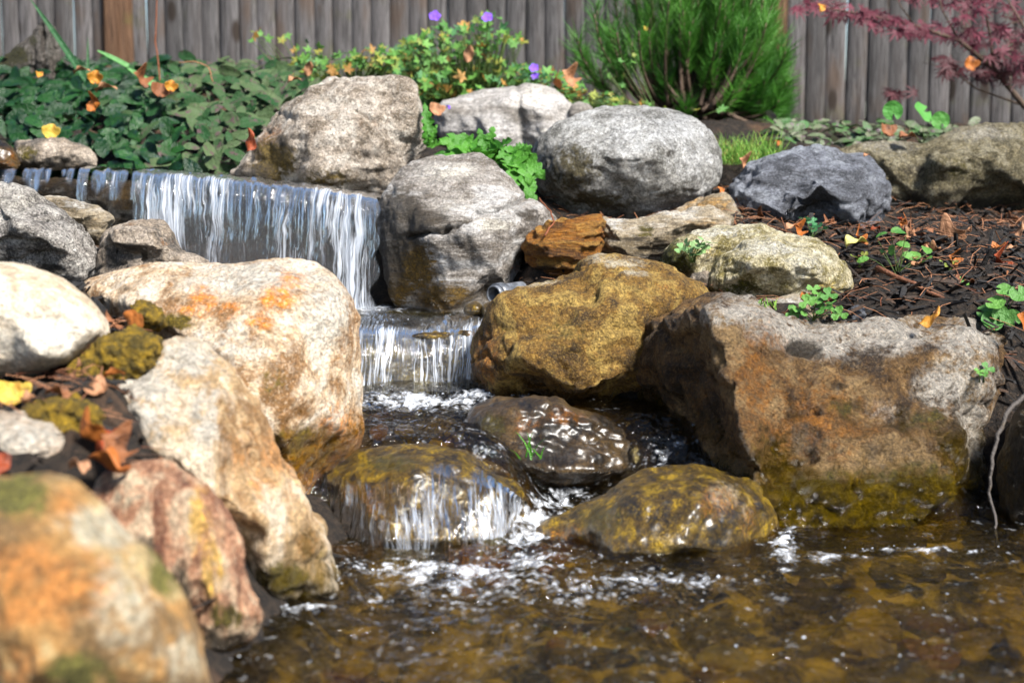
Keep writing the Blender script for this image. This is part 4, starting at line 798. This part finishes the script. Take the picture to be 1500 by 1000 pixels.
rosette('dandelion', 'bright green dandelion growing in the gap between the light grey and cracked boulders', 'weed', (715, 235, 3.62),
        [(650,195,3.6),(668,192,3.55),(720,185,3.62),(700,200,3.5),(745,215,3.55),(640,215,3.6),(760,230,3.5),(690,225,3.45),(680,205,3.52),(660,210,3.5),(735,200,3.55),(705,190,3.6)], dm, 1.25)
rosette('dandelion', 'bright green toothed weed hanging down beside the big round boulder', 'weed', (752, 218, 3.55),
        [(788,290,3.5),(770,295,3.48),(778,210,3.55),(735,270,3.5),(760,280,3.46),(784,235,3.5),(740,240,3.48),(775,255,3.45),(782,272,3.44),(755,262,3.44),(730,225,3.5),(790,250,3.46)], dm, 1.2)
rosette('dandelion', 'narrow green weed leaves standing between the tall tan and light grey boulders', 'weed', (628, 215, 3.7), [(626,150,3.7),(640,185,3.68),(618,180,3.7),(655,205,3.65)], dm, .8)
BLADE = leaf_grid(lambda t: .045*(1-t**3)+.003, 9, .5, .12)
im = leaf_mat('iris green', (.06, .2, .05), (.16, .36, .12), None, .4, .3)
rosette('iris', 'long green iris blade leaning beside the driftwood stump', 'plant', (130, 125, 4.55), [(45,-5,4.5),(128,55,4.55)], leaf_mat('iris dark green', (.02, .09, .03), (.04, .12, .04)), .7, BLADE)
rosette('iris', 'pale green folded iris blade bent over the ground cover in front of the post', 'plant', (240, 135, 4.4), [(186,98,4.4),(143,73,4.4,188,98,4.4)], im, 1.1, leaf_grid(lambda t: .075*(1-.75*t**3)+.003, 9, .5, .1))

def grass(name, label, base, n, spreadpx, hpx, mat, d0, d1, w=.0016, lean=.4, cat='grass tuft'):
    org = at1(*base); V = []; F = []; T = []
    r = None
    for i in range(n):
        px = base[0]+RNG.uniform(-1, 1)*spreadpx; d = RNG.uniform(d0, d1); b = at1(px, base[1]+RNG.uniform(-4, 4), d); h = hpx*d/FPX*RNG.uniform(.5, 1.1)
        dirv = Vector((RNG.normal(0, lean), RNG.normal(0, lean)-.15, 1)).normalized(); side = Vector((1, RNG.normal(0, .6), 0)).normalized()*w; drp = Vector((dirv.x, dirv.y, -.35))*h*.35
        p = [b, b+dirv*h*.5, b+dirv*h*.85+drp*.5, b+dirv*h+drp]; k = len(V); t = RNG.uniform(0, 1)
        for j, q in enumerate(p): ww = side*(1-j/3.2); V += [tuple(q-ww-org), tuple(q+ww-org)]; T += [t, t]
        F += [(k+2*j, k+2*j+1, k+2*j+3, k+2*j+2) for j in range(3)]
    o = link(name, mesh_np(name, V, F, mat, True, {'tint': ('FLOAT', T)}), None, org); return tag(o, label, cat, None, 'thing')
gm = leaf_mat('grass green', (.06, .2, .02), (.2, .36, .05), (.35, .28, .08), .5, .3)
grass('grass_tuft', 'fine green grass tuft between the round boulder and the slate boulder', (1095, 238, 3.95), 420, 48, 52, gm, 3.85, 4.1, .0014, .45)
grass('grass_tuft', 'few bright green blades on the dark wet boulder in midstream', (778, 672, 2.46), 9, 16, 45, leaf_mat('wet grass green', (.03, .14, .01), (.08, .25, .02), None, .3), 2.42, 2.46, .002, .6)

JM = leaf_lobed([(a, r) for k, L in zip((-118, -78, -40, 0, 40, 78, 118), (.5, .75, .95, 1.05, .95, .75, .5)) for a, r in ((k-18, .2), (k-7, L*.62), (k, L), (k+7, L*.62))] + [(180, .08)], 3, -.25, .06, 4)
def maple():
    org = at1(1720, 330, 5.0); org.z = float(ground_z(np.array(org.x), np.array(org.y))); r = thing('japanese_maple', 'burgundy leaved japanese maple reaching in from the right over the fence', 'tree', org)
    J = lambda *p: at1(p[0], p[1], p[2] if len(p) > 2 else 4.9)
    tubes('trunk', [([org, J(1700, 260), J(1640, 210), J(1570, 190)], .03, .014, 8)], bark, r, org)
    B = [([J(1570, 190), J(1500, 155), J(1455, 100), J(1405, 60), J(1340, 38), J(1270, 22), J(1195, 10)], .012, .002, 6), ([J(1455, 100), J(1450, 50), J(1440, 0), J(1425, -40)], .006, .002, 5), ([J(1405, 60), J(1380, 15), J(1370, -30)], .004, .001, 5),
         ([J(1500, 155), J(1430, 130), J(1390, 100), J(1350, 92)], .004, .001, 5), ([J(1640, 210), J(1560, 100), J(1500, 40), J(1470, -10)], .008, .002, 5), ([J(1450, 50), J(1480, 35), J(1520, 25)], .003, .001, 5), ([J(1340, 38), J(1320, 10), J(1300, -25)], .003, .001, 5)]
    tubes('branches', B, bark, r, org)
    ma = leaf_mat('maple burgundy', (.06, .009, .016), (.15, .026, .048), None, .5, .35); mb = leaf_mat('maple dark', (.035, .008, .011), (.08, .018, .024), None, .5, .35)
    Q = [([(1155,15),(1180,0),(1260,5),(1270,25),(1200,22)], 16, ma), ([(1225,5),(1300,20),(1390,40),(1400,58),(1330,52),(1270,40)], 34, ma), ([(1300,-30),(1420,-30),(1420,10),(1330,5)], 22, ma), ([(1380,0),(1500,-20),(1520,110),(1450,90),(1400,60)], 60, ma), ([(1340,85),(1420,80),(1480,100),(1450,118),(1380,108)], 28, mb), ([(1420,50),(1520,40),(1520,130),(1470,120)], 30, mb), ([(1300,130),(1350,128),(1345,142),(1305,142)], 7, mb)]
    for poly, n, m in Q:
        n = int(n*1.5); P = in_poly(poly, n); L = at(P[:, 0], P[:, 1], RNG.uniform(4.75, 5.1, n)); place_leaves('leaves', JM, L, RNG.uniform(.036, .056, n), (0, -.65, .7), m, r, org, .35, yaw=RNG.normal(pi, .8, n))
maple()

def seedling(label, px, py, d, leaves, mat=g1, ls=.02, name='seedling', T=None, group=None, normal=(0, -.5, .8)):
    T = T or leaf_lobed([(a, 1-.12*(abs(a)/180)-(.75 if abs(a) > 170 else 0)) for a in range(-180, 180, 15)], 3, .15, .05, 2)
    org = at1(px, py, d); r = thing(name, label, 'seedling', org, group); L = []; st = []
    for dx, dy in leaves:
        p = at1(px+dx, py+dy, d+RNG.uniform(-.02, .02)); L.append(tuple(p)); st.append((bez(org+Vector((RNG.normal(0, .004), 0, -.01)), org.lerp(p, .5)+Vector((0, 0, .006)), p, 5), .0012, .0008, 4))
    for q in st: tubes('stem', [q], stem_g, r, org)
    for p in L: place_leaves('leaf', T, [p], [ls*RNG.uniform(.75, 1.2)], normal, mat, r, org, .35)
CLOV = leaf_lobed([(a+k, r) for k in (-120, 0, 120) for a, r in ((-55, .25), (-35, .8), (-15, 1), (0, .9), (15, 1), (35, .8))], 3, .15, .05, 3)
seedling('bright clover like seedling behind the huge brown boulder', 1192, 462, 2.78, [(-20,-8),(-32,-4),(5,-25),(14,-10),(25,-18),(30,-8),(0,-38),(-10,-20),(22,-30),(38,-2)], g1, .017, 'clover', CLOV)
seedling('leafy green seedling with long toothed leaves in the middle of the mulch', 1313, 400, 3.05, [(-30,-52),(-8,-60),(15,-58),(-22,-30),(8,-28),(30,-20),(-40,-22),(38,-15),(-5,-42),(45,-28),(20,-38)], g1, .03, 'seedling', leaf_grid(lambda t: .34*math.sqrt(max(0, sin(pi*t)))*(.85+.25*abs(sin(t*14)))+.01, 12, .25, .4))
seedling('round leaved seedling at the right edge of the mulch', 1470, 462, 2.75, [(-12,-18),(-25,-5),(10,-28),(22,-32),(-5,-2),(0,-38),(14,4),(-16,8)], g1, .021)
seedling('three heart shaped leaves standing up against the dark fence', 1350, 205, 4.15, [(-42,-42),(2,-40),(28,-28)], leaf_mat('bright heart leaf', (.08, .3, .05), (.14, .38, .08), None, .45, .4), .034, 'seedling', None, None, (0, -.9, .35))  # bright green is the leaves' own colour
seedling('small green seedling at the foot of the slate boulder', 1188, 345, 3.3, [(-8,-24),(2,-20),(8,-12),(-2,-8),(20,-10)], leaf_mat('blue green leaf', (.03, .14, .05), (.07, .22, .09)), .017, 'seedling', CLOV)
seedling('tiny fern on the pale mossy knob stone', 1012, 378, 2.97, [(-14,-14),(-6,-20),(4,-16),(12,-20),(20,-14),(28,-22),(0,-8),(10,-6),(18,-26)], leaf_mat('pale fern', (.12, .26, .08), (.25, .38, .16)), .016, 'fern', CLOV)
for k, (px, py, d, lab) in enumerate([(1390,395,3.1,'tiny light green sprout right of the leafy seedling in the mulch'),(1425,385,3.15,'single round green leaf on a stalk in the mulch'),(1472,362,3.3,'small pale sprout near the olive boulder'),(1440,552,2.5,'small green sprig in front of the twig at the huge boulder'),(1260,385,3.1,'two tiny leaves beside the yellow green fallen leaf'),(1405,425,2.95,'grey green low leaf pair between the brown fallen leaves')]):
    seedling(lab, px, py, d, [(-6,-8),(6,-12),(2,-3)][:1 + (k != 1)*2], g1 if k % 2 else g2, .013, 'seedling', CLOV)
grass('sprig', 'thin green sprig on the edge of the huge brown boulder left of the clover', (1120, 450, 2.66), 26, 26, 16, gm, 2.62, 2.7, .002, .7, 'sprig')

# ------------------------------------------------------------------ fallen leaves
FLM = {'brown': leaf_mat('brown leaf', (.16, .055, .02), (.25, .1, .04), (.08, .03, .012), .6, .2), 'orange': leaf_mat('orange leaf', (.3, .085, .012), (.42, .14, .025), (.16, .05, .012), .55, .25), 'tan': leaf_mat('tan leaf', (.32, .15, .07), (.42, .22, .12), (.18, .08, .035), .6, .2),
       'yellow': leaf_mat('yellow leaf', (.5, .34, .04), (.62, .45, .1), (.38, .2, .03), .5, .3), 'red': leaf_mat('red brown leaf', (.2, .035, .01), (.3, .06, .015), (.1, .02, .008), .5, .25), 'golden': leaf_mat('golden leaf', (.45, .19, .02), (.6, .3, .04), (.26, .09, .015), .5, .3), 'lime': leaf_mat('yellow green leaf', (.5, .46, .13), (.62, .58, .22), (.4, .3, .08), .5, .3)}
for k, m in list(FLM.items()): pass
LT = [leaf_lobed(lobes(5, .78, 260, 5, .7), 5, .5, .25, 5), leaf_lobed(lobes(5, .74, 250, 5, .6), 5, .95, .3, 6), leaf_grid(lambda t: .38*math.sqrt(max(0, sin(pi*t**.9)))+.01, 10, .7, .7, 1.4), leaf_grid(lambda t: .3*math.sqrt(max(0, sin(pi*t)))+.01, 10, -.5, -.9, 1.2)]
def fallen(label, px, py, d, s, mat, t=0, eul=(.3, 0, 0), group=None):
    T = LT[t]; s *= .8; me = mesh_np('fallen_leaf', T[0]*s, T[1], FLM[mat], True, {'tint': ('FLOAT', np.full(len(T[0]), RNG.uniform(.2, .8)))}); o = link('fallen_leaf', me, None, at1(px, py, d)); o.rotation_euler = eul
    md = o.modifiers.new('thick', 'SOLIDIFY'); md.thickness = .0009; sb = o.modifiers.new('sub', 'SUBSURF'); sb.levels = sb.render_levels = 1
    return tag(o, label, 'leaf', group)
fallen('curled orange brown leaf on the moss between the white boulders', 200, 492, 2.02, .062, 'orange', 1, (-.5, .9, .4)); fallen('bright yellow leaf lying at the left edge under the cream boulder', 16, 586, 1.84, .045, 'yellow', 0, (.5, .1, .3)); fallen('dark red brown leaf standing in front of the tan ridged boulder', 150, 668, 1.72, .06, 'red', 2, (1.0, .3, .9))
fallen('brown curled leaf lying on the moss left of the tan ridged boulder', 100, 585, 1.8, .045, 'brown', 2, (.5, .2, 1.2)); fallen('rust brown crumpled leaf between the small rounded stone and the tan ridged boulder', 135, 645, 1.71, .04, 'orange', 1, (.7, .3, 2.2)); fallen('dark brown leaf under the red brown leaf by the pink banded boulder', 165, 668, 1.7, .045, 'brown', 1, (.5, .5, .2)); fallen('orange leaf lying on top of the pink banded boulder', 170, 688, 1.66, .05, 'orange', 0, (.3, .1, 1.7)); fallen('red leaf at the left edge above the blurred corner boulder', 0, 695, 1.55, .045, 'red', 2, (.9, .2, .8)); fallen('pinkish brown leaf behind the top of the blurred corner boulder', 125, 692, 1.6, .04, 'tan', 2, (.4, .3, .9))
fallen('golden curled leaf lying on top of the huge brown boulder', 1345, 474, 2.56, .055, 'golden', 3, (.35, .35, -1.45)); fallen('yellow green leaf lying beside the mottled boulder in the mulch', 1240, 362, 3.12, .065, 'lime', 2, (.5, .1, -1.2))
fallen('large brown curled leaf in the mulch in front of the olive boulder', 1345, 352, 3.3, .07, 'brown', 0, (.5, .3, .5)); fallen('brown leaf with a curled edge right of the large brown leaf in the mulch', 1395, 358, 3.28, .07, 'tan', 1, (.5, .2, 2.2)); fallen('orange red curled leaf behind the mottled boulder', 1168, 342, 3.2, .035, 'orange', 1, (.8, .5, .2)); fallen('tan leaf lying behind the mottled boulder near the slate', 1152, 338, 3.2, .04, 'tan', 2, (.6, .2, -1.2))
fallen('red orange upright leaf in the middle of the mulch', 1395, 385, 3.1, .035, 'orange', 1, (1.2, .2, .4)); fallen('dark red curled leaf in the mulch near the right edge', 1462, 395, 3.05, .06, 'red', 1, (.9, .3, .7)); fallen('tan leaf at the right edge below the olive boulder', 1480, 350, 3.3, .055, 'tan', 3, (.5, .1, -1.3)); fallen('golden leaf at the right edge of the mulch', 1490, 392, 3.1, .035, 'golden', 2, (.6, .1, .4))
fallen('brown leaf in the mulch left of the round leaved seedling', 1400, 420, 2.95, .06, 'brown', 2, (.4, .2, -1.2)); fallen('orange leaf at the right edge beside the round leaved seedling', 1502, 478, 2.6, .05, 'orange', 1, (1.2, .2, .2)); fallen('small orange leaf under the clover', 1178, 438, 2.79, .022, 'orange', 0, (.9, 0, .4)); fallen('brown leaf lying in the mulch beside the red curled leaf', 1490, 420, 2.98, .055, 'brown', 0, (.4, .2, .2))
fallen('tan curled leaf standing at the left of the slate boulder', 1088, 246, 3.78, .045, 'tan', 1, (1.0, .4, .5)); fallen('rust leaf wedged between the yellowish stone and the slate', 1056, 285, 3.5, .03, 'orange', 2, (1.2, .2, .5)); fallen('small tan leaf lying on top of the slate boulder', 1266, 230, 3.55, .022, 'tan', 2, (.6, .2, -1)); fallen('orange leaf scrap in the grass tuft', 1140, 214, 4.0, .03, 'orange', 2, (1, .2, .4))
fallen('brown leaf lying on top of the olive boulder', 1318, 204, 3.88, .06, 'brown', 2, (.4, .1, -1.3)); fallen('reddish brown leaf beside the heart shaped seedling', 1300, 196, 4.1, .05, 'brown', 0, (.7, .1, .4)); fallen('large brown curled leaf behind the light grey boulder', 832, 120, 4.4, .06, 'tan', 1, (1.0, .4, .3)); fallen('dark orange leaf under the curled leaf behind the light grey boulder', 815, 127, 4.4, .05, 'orange', 1, (.9, .2, 1.4))
fallen('upright tan leaf hanging in the geranium', 684, 92, 4.5, .065, 'tan', 3, (1.5, .2, .1)); fallen('pinkish brown leaf at the left end of the light grey boulder', 638, 165, 4.05, .045, 'tan', 0, (.9, .2, .5)); fallen('upright tan leaf behind the tall tan boulder', 450, 112, 4.3, .055, 'tan', 3, (1.5, .2, .2)); fallen('small pinkish leaf beside the upright tan leaf on the ground cover', 422, 122, 4.35, .05, 'tan', 2, (.6, .2, -1.2))
fallen('amber orange leaf standing in the ground cover below the dark iris blade', 140, 118, 4.3, .042, 'golden', 0, (1.3, .1, .1)); fallen('pinkish tan leaf lying on the ground cover', 140, 135, 4.2, .075, 'tan', 2, (.5, .1, -1.5)); fallen('orange brown leaf on the ground cover below the pinkish tan leaf', 140, 160, 4.08, .05, 'orange', 1, (1.1, .1, -.9)); fallen('tan leaf lying left of the amber leaf on the ground cover', 108, 108, 4.35, .06, 'tan', 2, (.5, .1, -1.5))
fallen('dark brown leaf under the folded iris blade', 206, 122, 4.3, .06, 'brown', 1, (1, .2, .8)); fallen('brown leaf at the end of the folded iris blade', 235, 138, 4.2, .055, 'brown', 0, (.8, .2, .3)); fallen('small golden leaf at the right of the folded iris blade', 250, 130, 4.2, .035, 'golden', 0, (1.2, .2, .3)); fallen('amber leaf at the foot of the driftwood stump', 57, 114, 4.3, .04, 'golden', 2, (.9, .2, .6))
fallen('yellow leaf behind the low grey stone on the lip', 75, 198, 3.95, .045, 'yellow', 0, (1.1, .1, .2)); fallen('long reddish leaf at the foot of the tall tan boulder', 362, 222, 3.72, .07, 'red', 3, (1.2, .2, -.6)); fallen('orange leaf caught in the maple', 1203, 18, 4.7, .045, 'golden', 2, (1.2, .2, .3)); fallen('rust leaf caught in the lower maple branch', 1420, 98, 4.7, .05, 'orange', 0, (1.2, .2, .3)); fallen('yellow leaf caught in the pine bush', 945, 46, 4.75, .025, 'yellow', 2, (1.2, .2, .3)); fallen('violet petal fallen on the light grey boulder', 658, 160, 4.2, .022, 'yellow', 2, (.9, .1, .9)).data.materials[0] = PURPLE

for k in range(50):
    if k < 34: x, y = RNG.uniform(.45, 1.6), RNG.uniform(2.75, 3.6)
    else: x, y = RNG.uniform(-.75, -.42), RNG.uniform(1.7, 2.15)
    z = float(ground_z(np.array(x), np.array(y))); mk = ['brown', 'orange', 'tan', 'red'][int(RNG.integers(0, 4))]; pq = proj(np.array([[x, y, z]]))
    o = fallen('small curled %s leaf scrap lying in the litter' % {'brown': 'brown', 'orange': 'orange', 'tan': 'tan', 'red': 'dark red'}[mk], 0, 0, 1, RNG.uniform(.018, .042), mk, int(RNG.integers(0, 4)), (RNG.normal(.2, .35), RNG.normal(0, .35), RNG.uniform(0, 6.3)), '%s leaf scraps in the litter' % mk); o.location = (x, y, z+.018)
# ------------------------------------------------------------------ moss, mulch, needles, sticks, pipe
M['moss'] = rock_mat('moss', (.06, .045, .004), (.13, .09, .009), (.22, .15, .02), 60, .1, (.12, .08, .02), bump=.9, pale=(.25, .2, .05), rust=(.2, .09, .02))
for lab, d, poly in (('large olive moss clump between the cream and tan ridged boulders', 2.0, [(92,580),(104,535),(130,508),(160,493),(195,484),(236,498),(238,525),(215,552),(175,575),(152,604),(110,606)]), ('dark olive moss clump above the small rounded white stone', 1.8, [(15,625),(45,592),(85,578),(128,585),(152,605),(150,645),(128,675),(70,650)]), ('small green moss clump at the foot of the rust stained boulder', 2.2, [(188,470),(195,448),(212,440),(236,455),(240,478),(215,485)])):
    rock('moss', lab, 'moss', d, poly, [], M['moss'], rim=.05, edge=22, back=.1, smooth=3, disp=((22, .008), (70, .005), (170, .004)), blobs=[('r', 90, 600, 30, 20, .4)])
def mulch():
    TV = np.array([(-1,-.3,-.15),(1,-.22,-.1),(1.1,.2,-.12),(-.9,.35,-.1),(-.95,-.25,.14),(.9,-.26,.1),(.95,.22,.16),(-1.05,.24,.08)]); TF = [(0,3,2,1),(4,5,6,7),(0,1,5,4),(1,2,6,5),(2,3,7,6),(3,0,4,7)]
    n = 4600; x = RNG.uniform(.3, 2.0, n); y = RNG.uniform(2.62, 3.95, n); x2 = np.concatenate([RNG.uniform(-1.0, -.4, 500), RNG.uniform(-.1, .8, 500)]); y2 = np.concatenate([RNG.uniform(1.5, 2.5, 500), RNG.uniform(3.0, 3.9, 500)])
    x = np.concatenate([x, x2]); y = np.concatenate([y, y2]); z = ground_z(x, y)+RNG.uniform(-.002, .018, len(x)); L = RNG.lognormal(math.log(.013), .55, len(x))
    m = rot_mats(np.stack([x, y, z], 1), [np.array([l*1.3, min(l, .016)*RNG.uniform(.5, 1.3), min(l, .016)*RNG.uniform(.5, 1.2)]) for l in L], np.stack([RNG.normal(0, .35, len(x)), RNG.normal(0, .35, len(x)), RNG.uniform(0, 6.3, len(x))], 1))
    g = NT('mulch chips'); t = g.attr('tint'); co = g.co(); c = g.mix(g.mapr(t, .55, .95), (.007, .006, .006), (.05, .027, .015)); c = g.mix(g.mapr(g.noise(co, 90, 5, .7), .45, .7, 0, .6), c, (.03, .026, .023)); g.out(g.bsdf(c, .7, g.bump(g.m('MULTIPLY', g.noise(co, 160, 5, .7), .006), 1.), .4))
    tag(scatter('mulch', TV, TF, m, g.mat, {'tint': ('FLOAT', RNG.uniform(0, 1, len(x)))}, None, False), kind='stuff')
    n = 1300; x = RNG.uniform(.35, 1.9, n); y = RNG.uniform(2.66, 3.9, n); x = np.concatenate([x, RNG.uniform(-.75, -.45, 200), RNG.uniform(0, .6, 160)]); y = np.concatenate([y, RNG.uniform(1.75, 2.25, 200), RNG.uniform(3.2, 3.7, 160)]); n = len(x)
    z = ground_z(x, y)+RNG.uniform(.008, .03, n); V = []; F = []; T = []
    for i in range(n):
        a = RNG.uniform(0, 6.3); L = RNG.uniform(.03, .075); dv = Vector((cos(a), sin(a), RNG.normal(0, .3)))*L; p = Vector((x[i], y[i], z[i])); bend = Vector((RNG.normal(0, .2), RNG.normal(0, .2), .15))*L; s = dv.cross(Vector((0, .3, 1))).normalized()*.0011; up = Vector((0, 0, .0009)); k = len(V); t = RNG.uniform(0, 1)
        for q in (p-dv*.5, p+bend*.4, p+dv*.5): V += [tuple(q-s), tuple(q+s), tuple(q+up)]; T += [t]*3
        for j in (0, 3): F += [(k+j, k+j+1, k+j+4, k+j+3), (k+j+1, k+j+2, k+j+5, k+j+4), (k+j+2, k+j, k+j+3, k+j+5)]
    tag(link('pine_needle_litter', mesh_np('pine_needle_litter', V, F, leaf_mat('fallen needles', (.14, .045, .02), (.42, .2, .1), None, .5, .1), True, {'tint': ('FLOAT', T)})), kind='stuff')
mulch()
def stick(label, pts, r0, r1, mat, name='stick'):
    P = [at1(*p) for p in pts]; Q = []
    for a, b in zip(P[:-1], P[1:]): Q += [a.lerp(b, t)+Vector(RNG.normal(0, r0*.3, 3)) for t in (0, .25, .5, .75)]
    Q.append(P[-1]); org = P[0]; v, f = tube(Q, r0, r1, 7); o = link(name, mesh_np(name, np.array(v)-np.array(org), f, mat), None, org); return tag(o, label, name, None, 'thing')
stick('reddish brown stick lying slantwise across the mulch', [(1285,390,3.0),(1340,418,2.92),(1410,452,2.85)], .006, .004, leaf_mat('stick bark', (.12, .045, .02), (.16, .07, .035), None, .7, 0))
stick('grey twig dangling down the right end of the huge brown boulder to the pond', [(1505,575,2.42),(1478,598,2.4),(1462,635,2.38),(1452,680,2.36),(1450,720,2.35),(1458,765,2.33),(1462,800,2.31)], .0045, .002, leaf_mat('grey twig bark', (.05, .042, .037), (.10, .088, .08), (.06, .045, .03), .7, 0), 'twig')
stick('thin orange stem standing in front of the fence right of the post', [(236,135,4.5),(228,60,4.5),(230,-20,4.5)], .003, .002, stem_r, 'stem')
stick('arched tan stem over the ground cover', [(312,120,4.4),(305,98,4.4),(285,90,4.4),(262,92,4.4)], .002, .0015, FLM['tan'], 'stem')
stick('red stem lying in the litter beside the cracked boulder', [(798,345,3.2),(812,325,3.25),(806,310,3.3),(790,290,3.35)], .002, .0015, stem_r, 'stem')
def pipe():
    c = at1(722, 432, 3.12); ax = (at1(765, 424, 3.2)-c).normalized(); org = c; r = thing('pipe', 'grey plastic pipe end sticking out between the cracked and golden boulders', 'pipe', org)
    g = NT('grey plastic'); n = g.noise(g.co(), 60, 5, .6); pm = g.out(g.bsdf(g.mix(g.mapr(n, .4, .65), (.05, .055, .065), (.12, .13, .15)), .35)); s = ax.cross(Vector((0, 0, 1))).normalized(); b = s.cross(ax)
    def rev(prof):
        V = []; F = []; N = 28
        for a, rr in prof: V += [tuple(ax*a+s*rr*cos(k*2*pi/N)+b*rr*sin(k*2*pi/N)) for k in range(N)]
        for i in range(len(prof)-1):
            for k in range(N): F.append((i*N+k, i*N+(k+1) % N, (i+1)*N+(k+1) % N, (i+1)*N+k))
        return V, F
    link('tube', mesh_np('tube', *rev([(.1, .019), (.006, .021), (.002, .020), (.002, .017), (.08, .016)]), pm), r)
    link('collar', mesh_np('collar', *rev([(.034, .0212), (.034, .0245), (.012, .0245), (.012, .0212)]), pm), r)
pipe()
def pebbles():
    protos = []
    for k in range(5):
        TV, TF = ico(3); V = TV*np.array([1, .75+.1*k % .3, .5]) ; V = V*(1+.42*fbm(TV*1.1+k*7, 3)[:, None]); protos.append((V, TF))
    cols = [('ochre', rock_mat('ochre pebble', (.36, .23, .01), (.62, .42, .02), (.75, .58, .06), 20, .3)), ('orange brown', rock_mat('orange pebble', (.2, .08, .015), (.4, .17, .03), (.5, .28, .08), 20, .3)), ('dark brown', rock_mat('dark pebble', (.03, .02, .01), (.07, .05, .02), (.14, .1, .04), 20, .3)), ('pale', rock_mat('pale pebble', (.3, .24, .1), (.5, .42, .2), (.6, .52, .3), 20, .3))]
    meshes = {}
    n = 0
    while n < 110:
        mid = n >= 86
        y = RNG.uniform(2.45, 2.82) if mid else RNG.uniform(1.25, 2.3); x = RNG.uniform(-.3, .02) if mid else RNG.uniform(-.35, .45*y+.1); px, py = proj(np.array([[x, y, -.06]]))
        if px[0] < 330 or px[0] > 1530 or (not mid and ground_z(np.array([x]), np.array([y]))[0] > -.06): continue
        ci = RNG.choice(4, p=[.5, .17, .28, .05]); k = int(RNG.integers(0, 5)); key = (k, ci)
        if key not in meshes: meshes[key] = mesh_np('pebble', protos[k][0], protos[k][1], cols[ci][1], True, {'paint': ('FLOAT_COLOR', np.zeros((len(protos[k][0]), 4)))})
        o = link('pebble', meshes[key], None, (x, y, float(ground_z(np.array(x), np.array(y)))+.025)); s = min(.05, RNG.lognormal(math.log(.028), .5)) * (.6 if mid else 1); o.scale = (s, s, s); o.rotation_euler = (RNG.normal(0, .2), RNG.normal(0, .2), RNG.uniform(0, 6.3))
        tag(o, 'rounded %s pebble under the shallow pond water' % cols[ci][0], 'pebble', '%s pebbles on the pond bed' % cols[ci][0]); n += 1
pebbles()
